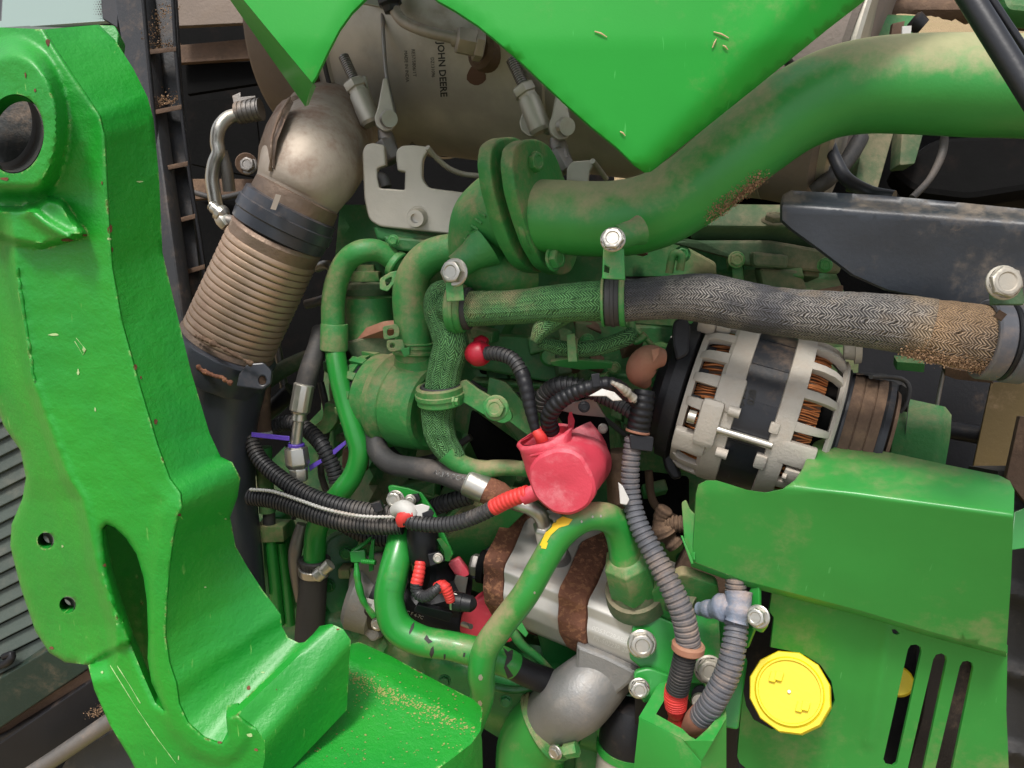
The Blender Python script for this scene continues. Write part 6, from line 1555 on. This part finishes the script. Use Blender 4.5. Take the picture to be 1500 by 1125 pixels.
# silver hose fitting with purple tie
hf = thing('zinc_hose_fitting', 'zinc plated hose ferrule, stem and hex nut on a black hydraulic hose', 'hose fitting', (436, 700, .03))
tube('hose', [(470, 484, -.02, 13), (464, 510, .0, 14), (454, 540, .015, 15), (447, 566, .02, 15)], 14, 'rubber', hf, seg=24)
lathe('ferrule', (446, 562, .025), (438, 606, .03), [(0, 13), (.04, 15.5), (.9, 15.5), (.94, 13), (1, 12)], 'steel', hf, seg=12, bevel=.0006)
lathe('stem', (439, 604, .03), (433, 656, .03), [(0, 10), (.2, 11), (.24, 8), (1, 8.5)], 'steel', hf, seg=24)
lathe('hex_nut', (433, 652, .03), (437, 686, .03), [(0, 10), (.12, 17), (.8, 18), (1, 14)], 'steel', hf, hexa=True, bevel=.001, phase=.2)
lathe('lower_nut', (437, 684, .03), (439, 704, .03), [(0, 12), (.1, 14), (1, 13)], 'steel', hf, hexa=True, bevel=.001)
pt = thing('purple_cable_tie', 'purple plastic cable tie stretched from the black pipe to the zinc stem', 'cable tie', (400, 640, .05))
plate('strap', [(368, 633), (424, 639), (424, 646), (368, 640)], (396, 640, .045), (0, 0, 1), .002, 'purple', pt)
ring('loop', (434, 652, .03), (.05, 1, .2), 12, 6, 3, M['purple'], pt)
plate('tail', [(486, 660), (506, 645), (507, 651), (488, 668)], (496, 656, .0), (0, 0, 1), .002, 'purple', pt)
plate('tail', [(452, 682), (474, 670), (474, 676), (454, 690)], (462, 680, .01), (0, 0, 1), .002, 'purple', pt)
# pipes far left of the engine
lp = thing('left_line_cluster', 'vertical green lines with clamp tab beside the black exhaust pipe', 'pipes', (400, 880, .0))
tube('line', [(386, 655, -.01, 12), (388, 700, -.01, 12), (392, 750, -.01, 12)], 12, 'egreen', lp, seg=18)
tube('line', [(396, 790, -.01, 8), (402, 850, -.01, 9), (408, 915, -.01, 9)], 9, 'green', lp, seg=18)
tube('line', [(412, 795, -.02, 7), (420, 860, -.02, 8), (425, 915, -.02, 8)], 8, 'green', lp, seg=18)
tube('steel_line', [(444, 768, .005, 9), (434, 800, .01, 10), (432, 830, .01, 9), (440, 880, .005, 7)], 9, 'steeld', lp, seg=18)
tube('rubber_end', [(394, 750, -.01, 9), (395, 775, -.01, 9)], 9, 'rubber', lp, seg=18)
tube('worn_hose', [(384, 560, -.02, 13), (383, 600, -.01, 13), (386, 640, -.01, 14)], 13, 'brown', lp, seg=18)
ring('white_band', (385, 634, -.01), (0, 1, .2), 15, 8, 3, M['white'], lp)
tube('back_hose', [(386, 610, -.06, 12), (408, 590, -.05, 13), (428, 572, -.05, 14)], 13, 'black', lp, seg=18)
tube('grey_tube', [(380, 566, -.06, 12), (420, 538, -.06, 12), (470, 516, -.07, 11)], 11, 'olive', lp, seg=18)
tube('thin_tube', [(400, 480, -.08, 6), (410, 530, -.08, 6), (420, 590, -.08, 6)], 6, 'steeld', lp, seg=12)
tube('silver_tube', [(464, 392, -.06, 7), (480, 388, -.05, 7), (492, 402, -.05, 7), (494, 420, -.05, 7)], 7, 'steel', lp, seg=14)
tube('silver_tube', [(448, 446, -.06, 7), (470, 440, -.06, 7), (490, 432, -.06, 7)], 7, 'steeld', lp, seg=14)
# small bracket and black solenoid clamp
sb = thing('relay_bracket', 'small green bracket plate with zinc bolt above the black canister', 'bracket', (610, 780, .03))
plate('plate', [(568, 712, 3), (575, 711), (600, 716), (618, 722), (636, 750), (664, 812, 2), (656, 824, 2), (640, 800), (590, 760), (572, 730)], (615, 765, .04), (-.15, -.1, 1), .004, 'green', sb, rnd=2)
bolt((576, 733, .068), 12, M['steel'], sb, normal=(-.2, 0, 1), h=.7, flange=1.15)
bolt((600, 734, .06), 7, M['steel'], sb, h=.9); plate('nylon_clip', [(596, 726), (612, 724), (616, 732), (606, 742), (596, 740)], (605, 733, .05), (0, 0, 1), .01, 'black', sb)
plate('folded_edge', [(640, 790), (646, 788), (662, 806), (660, 822), (652, 822), (650, 808)], (652, 806, .055), (.5, 0, 1), .003, 'green', sb)
rc_ = thing('black_canister', 'black plastic can hanging under the white taped joint above the starter', 'relay', (620, 820, .06))
lathe('can', (617, 760, .055), (622, 824, .055), [(0, 18), (.04, 22), (.3, 22.5), (.34, 23.5), (.9, 22), (1, 18)], 'black', rc_, seg=28)
plate('foot', [(626, 812), (644, 808), (652, 822), (630, 830)], (638, 820, .075), (0, 0, 1), .01, 'black', rc_, rnd=2)
bolt((641, 819, .092), 6, M['steel'], rc_, h=1.0)
plate('top_flap', [(618, 752), (632, 746), (636, 752), (628, 768), (620, 764)], (626, 757, .08), (.1, 0, 1), .006, 'black', rc_)

# ================================================================== STARTER MOTOR
M['castd'] = mat('grimy_cast_aluminium', (.20, .20, .19), .55, .4, dust=0.55, bump=.5, bscale=220, dmax=.5)
sm_ = thing('starter_motor', 'grey cast starter motor nose with black solenoid behind the cracked green hose', 'starter motor', (560, 920, .0))
lathe('nose', (520, 862, -.02), (640, 905, -.03), [(0, 30), (.0, 50), (.06, 58), (.3, 56), (.34, 50), (.6, 48)], 'castd', sm_, seg=48)
lathe('dark_gap', (556, 868, -.02), (580, 878, -.02), [(0, 54), (1, 54)], 'black', sm_, seg=48)
lathe('motor_body', (586, 880, -.02), (720, 930, -.05), [(0, 30), (.0, 46), (.08, 50), (.8, 50), (1, 40)], 'black', sm_, seg=48)
plate('nose_flange', [(512, 838, 6), (520, 828, 5), (540, 812), (560, 810), (556, 870), (552, 920), (556, 935, 6), (544, 942, 6), (528, 925), (514, 890), (508, 860)], (530, 870, .01), (-.5, -.1, .85), .012, 'castd', sm_, rnd=14, bev=.003)
loft('solenoid_cap', [[(598, 872, .05), (630, 862, .04), (664, 850, .02)], [(612, 890, .06), (640, 884, .05), (676, 874, .03)], [(618, 898, .055), (640, 902, .045), (672, 905, .03)]], 'black', sm_)
plate('plate_arm', [(612, 886), (664, 898), (658, 912), (606, 896)], (636, 900, .06), (0, -.4, 1), .006, 'black', sm_, rnd=2)
lathe('solenoid', (620, 850, .01), (680, 862, -.02), [(0, 26), (.1, 34), (.8, 34), (1, 28)], 'black', sm_, seg=36)
lathe('stud_boot', (664, 880, .065), (698, 886, .065), [(0, 8), (.05, 14), (.4, 14), (.42, 13), (.8, 12), (.95, 7), (1, 3)], 'black', sm_, seg=24)
lathe('stud_nut', (661, 879, .065), (670, 881, .065), [(0, 11), (.2, 14), (1, 14)], 'steel', sm_, hexa=True)
plate('tie_band', [(540, 812, 2), (544, 790), (548, 790), (546, 836), (540, 838)], (544, 812, .04), (-.3, 0, 1), .003, 'green', sm_, rnd=1)
plate('clip_block', [(512, 808), (534, 806), (536, 824), (514, 824)], (524, 816, .045), (0, 0, 1), .012, 'green', sm_, rnd=2)
tube('clip_screw', [(530, 822, .05), (550, 824, .05)], 4, 'green', sm_, corr=3, seg=10)
tube('twisted_tie', [(522, 824, .045, 4), (524, 850, .05, 5), (532, 880, .05, 5), (548, 903, .045, 4)], 5, 'green', sm_, seg=8, lump=.5)
tube('twisted_tie', [(517, 808, .04, 4), (534, 796, .03, 3), (544, 788, .02, 3)], 3.5, 'green', sm_, seg=8)
lp_ = plate('data_label', [(530, 874), (550, 880), (550, 904), (536, 896)], (540, 888, .043), (-.4, -.1, .9), .001, 'white', sm_, bev=.0002)
for i, (tx, sz) in enumerate((('428000', 6), ('12V 3.0', 5), ('DENS', 5))):
    text('label_print', tx, 532 + i * 1.5, 884 + i * 6, sz, 22, 'ink', sm_, [lp_], xs=.7, lift=.0003)
text('solenoid_print', 'ELC F 4-7C', 588, 896, 7, 20, 'inkw', sm_, [o for o in sm_.children if o.name.startswith('motor_body')])
bolt((550, 916, .05), 8, M['steel'], sm_, normal=(-.3, 0, 1))
rcab = thing('starter_cable', 'red sleeved starter cable looping under the black canister to the stud', 'cable', (620, 880, .08))
tube('red_sleeve', [(616, 822, .07, 8), (614, 838, .075, 9), (610, 856, .08, 9.5)], 9, 'redtape', rcab, corr=6, depth=.06, seg=20)
tube('conduit', [(610, 852, .08, 9), (611, 868, .082, 9), (622, 874, .085, 9), (636, 866, .085, 8), (644, 858, .08, 7)], 9, 'conduit', rcab, corr=4.5, seg=20)
tube('red_sleeve', [(640, 862, .075, 9), (650, 858, .078, 9), (656, 868, .078, 8), (660, 880, .075, 7)], 8, 'redtape', rcab, corr=4, depth=.12, seg=18)
rgd = thing('red_starter_guard', 'dull red plastic guard behind the crossing green pipes', 'guard', (720, 930, .0))
plate('guard', [(676, 900), (700, 878), (730, 862), (748, 872), (752, 940), (720, 948), (690, 936), (672, 926)], (710, 910, -.0), (-.1, -.2, 1), .02, 'red', rgd, rnd=5, bev=.003)
plate('red_cable', [(656, 826), (672, 818), (684, 834), (688, 842), (672, 850)], (670, 834, .01), (0, 0, 1), .015, 'red', rgd, rnd=3)
plate('steel_lug', [(668, 842), (686, 846), (682, 870), (662, 882), (664, 856)], (674, 860, .015), (.3, 0, 1), .004, 'steeld', rgd)
lathe('stud', (678, 914, .02), (690, 918, .03), [(0, 4), (1, 4)], 'steel', rgd, seg=12)
gst = thing('green_stay_strap', 'thin green painted stay strap under the pump', 'strap', (760, 960, .0))
tube('strap', [(744, 908, .04, 7), (752, 925, .04, 8), (764, 944, .035, 7), (790, 966, .02, 6), (812, 990, .0, 6)], 7, 'dgreen', gst, seg=14)
plate('clip', [(746, 912), (762, 908), (774, 928), (770, 934), (760, 924)], (760, 920, .045), (0, 0, 1), .003, 'green', gst)

# ================================================================== RIGHT SIDE: black bracket, strut, background
kb = thing('black_side_bracket', 'black painted folded bracket streaked with dust above the braided hose', 'bracket', (1350, 420, .04))
kpoly = [(1146, 296), (1149, 284), (1158, 279), (1290, 286), (1400, 296), (1560, 312), (1760, 334), (1760, 530), (1560, 480), (1380, 440), (1300, 424), (1250, 402), (1200, 364), (1160, 335), (1146, 322)]
def kf(x, y):
    top = 281 + (x - 1158) * .075
    return .045 - .018 * (1 - sstep(y - top, 0, 22)) + .0008 * mnoise.noise(Vector((x * .02, y * .02, 1)))
M['kbr'] = mat('black_paint_under_dust', (.026, .031, .039), .38, dust=0.57, dmax=.75, bump=.15, bscale=200, spot=(.22, .15, .09), spotamt=.12, spotscale=18, dustcol=(.22, .17, .12), up=.5)
sheet('plate', kpoly, kf, .006, 'kbr', kb, grid=9, sharp=60, lines=[[(1140, 280 + k), (1770, 327 + k)] for k in (6, 12, 18, 24)])
gs = thing('gas_strut', 'black gas strut crossing the top right corner', 'strut', (1470, 60, .15))
lathe('barrel', (1320, -165, .10), (1640, 348, .17), [(0, 17), (1, 18)], 'blackp', gs, seg=36)
lathe('rod', (1342, -157, .08), (1640, 306, .15), [(0, 6), (1, 6)], 'steel', gs, seg=20)  # bright rod added as a highlight line beside the barrel
tube('cable', [(1360, -150, .12), (1434, -30, .12), (1470, 26, .12), (1560, 160, .12), (1640, 290, .12)], 6, 'blackp', gs, seg=14)
td = thing('muddy_overhead_duct', 'mud caked duct with ragged lower edge across the top right corner', 'duct', (1380, 40, -.25))
rag = [(1262, 24), (1290, 22), (1320, 20), (1350, 22)] + [(1358 + i * 6, 24 + i * .8 + random.uniform(-2.5, 2.5)) for i in range(9)] + [(1414, 36), (1420, 34), (1426, 38), (1436, 35), (1460, 40), (1480, 44), (1500, 46), (1600, 50), (1600, -120), (1180, -120), (1262, 0)]
sheet('duct', rag, lambda x, y: -.25 + .02 * math.sin((y + 20) * .05), .004, 'brown', td, grid=9, back=(0, .5, -.8))
plate('green_pipe', [(1450, -60), (1600, -60), (1600, 26), (1476, 14)], (1500, 0, -.2), (0, .2, 1), .03, 'egreen', td, rnd=10, bev=.006)
rg2 = thing('green_radiator_bracket', 'green arm with black knob and white tag behind the big pipe', 'bracket', (1320, 50, -.2))
plate('arm', [(1254, 62), (1296, 20), (1346, 22), (1350, 40), (1340, 60)], (1300, 45, -.2), (0, .2, 1), .012, 'egreen', rg2, rnd=3, bev=.002)
lathe('knob', (1336, 28, -.18), (1352, 40, -.18), [(0, 10), (.2, 15), (1, 12)], 'black', rg2, seg=20)
plate('white_tag', [(1322, 38), (1336, 37), (1334, 56), (1321, 56)], (1328, 46, -.17), (0, 0, 1), .003, 'white', rg2)
plate('foot', [(1308, 34), (1326, 30), (1320, 60), (1304, 60)], (1315, 46, -.175), (0, 0, 1), .006, 'brown', rg2)
bgd = thing('cooling_pack', 'dusty olive posts, black hoses and dark housing behind the big green pipe', 'cooling pack', (1340, 300, -.3))
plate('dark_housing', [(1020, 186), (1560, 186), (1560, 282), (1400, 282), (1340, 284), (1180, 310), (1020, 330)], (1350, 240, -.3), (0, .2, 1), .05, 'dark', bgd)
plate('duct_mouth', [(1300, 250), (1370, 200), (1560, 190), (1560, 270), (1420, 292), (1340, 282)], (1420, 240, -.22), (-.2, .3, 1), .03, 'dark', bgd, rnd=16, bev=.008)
plate('olive_post', [(1268, 184), (1312, 184), (1286, 276), (1252, 272)], (1280, 230, -.16), (.1, .1, 1), .02, 'olive', bgd, rnd=3)
plate('olive_post', [(1322, 184), (1356, 184), (1340, 240), (1318, 242)], (1335, 215, -.19), (.1, .1, 1), .02, 'olive', bgd, rnd=3)
tube('black_hose', [(1150, 84, -.03, 7), (1166, 108, -.06, 7), (1190, 150, -.1, 8), (1210, 198, -.1, 9), (1222, 230, -.08, 9), (1240, 262, -.06, 10), (1275, 282, -.03, 10), (1310, 288, -.02, 9)], 9, 'blackp', bgd, seg=18)
tube('grey_cable', [(1384, 190, -.12, 5), (1380, 225, -.12, 6), (1362, 262, -.1, 5), (1336, 290, -.08, 5)], 5, 'rubber', bgd, seg=12)
tube('wrapped_hose', [(1190, 280, -.1, 9), (1214, 262, -.1, 12), (1240, 236, -.12, 12), (1262, 200, -.14, 11)], 11, 'rubber', bgd, seg=16, lump=.1)
lathe('filter_end', (1040, 70, -.2), (1262, 108, -.17), [(0, 20), (.0, 196), (.97, 200), (1, 192), (1, 20)], 'pinkdust', bgd, seg=72, label='dusty pinkish drum end seen between the hood and the pipe')
ty = thing('front_tyre', 'dark tyre sidewall with tread bars at the right edge of the lower panel', 'tyre', (1500, 1100, -.05))
sheet('sidewall', [(1462, 690), (1620, 690), (1620, 1200), (1440, 1200)], lambda x, y: -.05 + .012 * math.exp(-(((y - .25 * (x - 1480)) % 116 - 58) / 12) ** 2) + .02 * sstep(x, 1470, 1560), .05, 'tyre', ty, grid=7, sharp=60)

# ================================================================== BOTTOM LEFT
sp2 = thing('slatted_side_panel', 'grey green ribbed panel left of the holed casting plate', 'panel', (40, 960, -.1))
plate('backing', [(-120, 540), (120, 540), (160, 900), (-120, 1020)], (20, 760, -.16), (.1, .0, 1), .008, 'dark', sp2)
for i in range(18):
    y = 560 + i * 24.5
    plate('slat', [(-100, y + 62), (140, y - 58), (140, y - 35.2), (-100, y + 84.8)], (20, y, -.108), (.1, .15, 1), .008, 'slat', sp2, bev=.0015)
kn = tube('handle', [(-8, 978, -.09, 5), (12, 970, -.085, 6), (18, 958, -.085, 5), (6, 962, -.09, 5)], 5, 'black', sp2, seg=12)
def beam(name, label, cat, pts, off, m, n=(.1, -.3, 1), th=.03):
    t = thing(name, label, cat, (60, pts[2][1], off)); plate('beam', pts, (60, pts[2][1], off), n, th, m, t, rnd=2, bev=.002); return t
b1 = beam('dark_green_rail', 'dark green rail under the ribbed panel, lower left', 'rail', [(-100, 1052), (70, 952), (140, 920), (150, 966), (0, 1067), (-100, 1130)], -.09, 'railg')
b2 = beam('dirty_brown_channel', 'brown dirt filled channel below the dark green rail', 'rail', [(-100, 1124), (0, 1066), (128, 982), (142, 1000), (0, 1092), (-100, 1150)], -.10, 'brown', n=(.1, -.5, .8))
b3 = beam('black_step_frame', 'black frame member under the brown channel, lower left', 'frame', [(-100, 1220), (-100, 1140), (0, 1088), (140, 992), (175, 1050), (60, 1135)], -.12, 'black')
b4 = thing('steel_rod', 'grey steel rod lying above the blue black beam in the lower left corner', 'rod', (110, 1090, -.06))
tube('rod', [(20, 1150, -.06, 12), (90, 1104, -.06, 12), (190, 1036, -.06, 12)], 13, 'steeld', b4, seg=20)
b5 = beam('blue_black_beam', 'worn blue black beam in the lower left corner', 'beam', [(60, 1180), (100, 1108), (200, 1050), (260, 1180)], -.05, 'kbr')
o = crumbs('chips', along(132, 1052, 158, 1040, -.08, 4, 6), .002, 200, 'dirt', b3); o['kind'] = 'stuff'
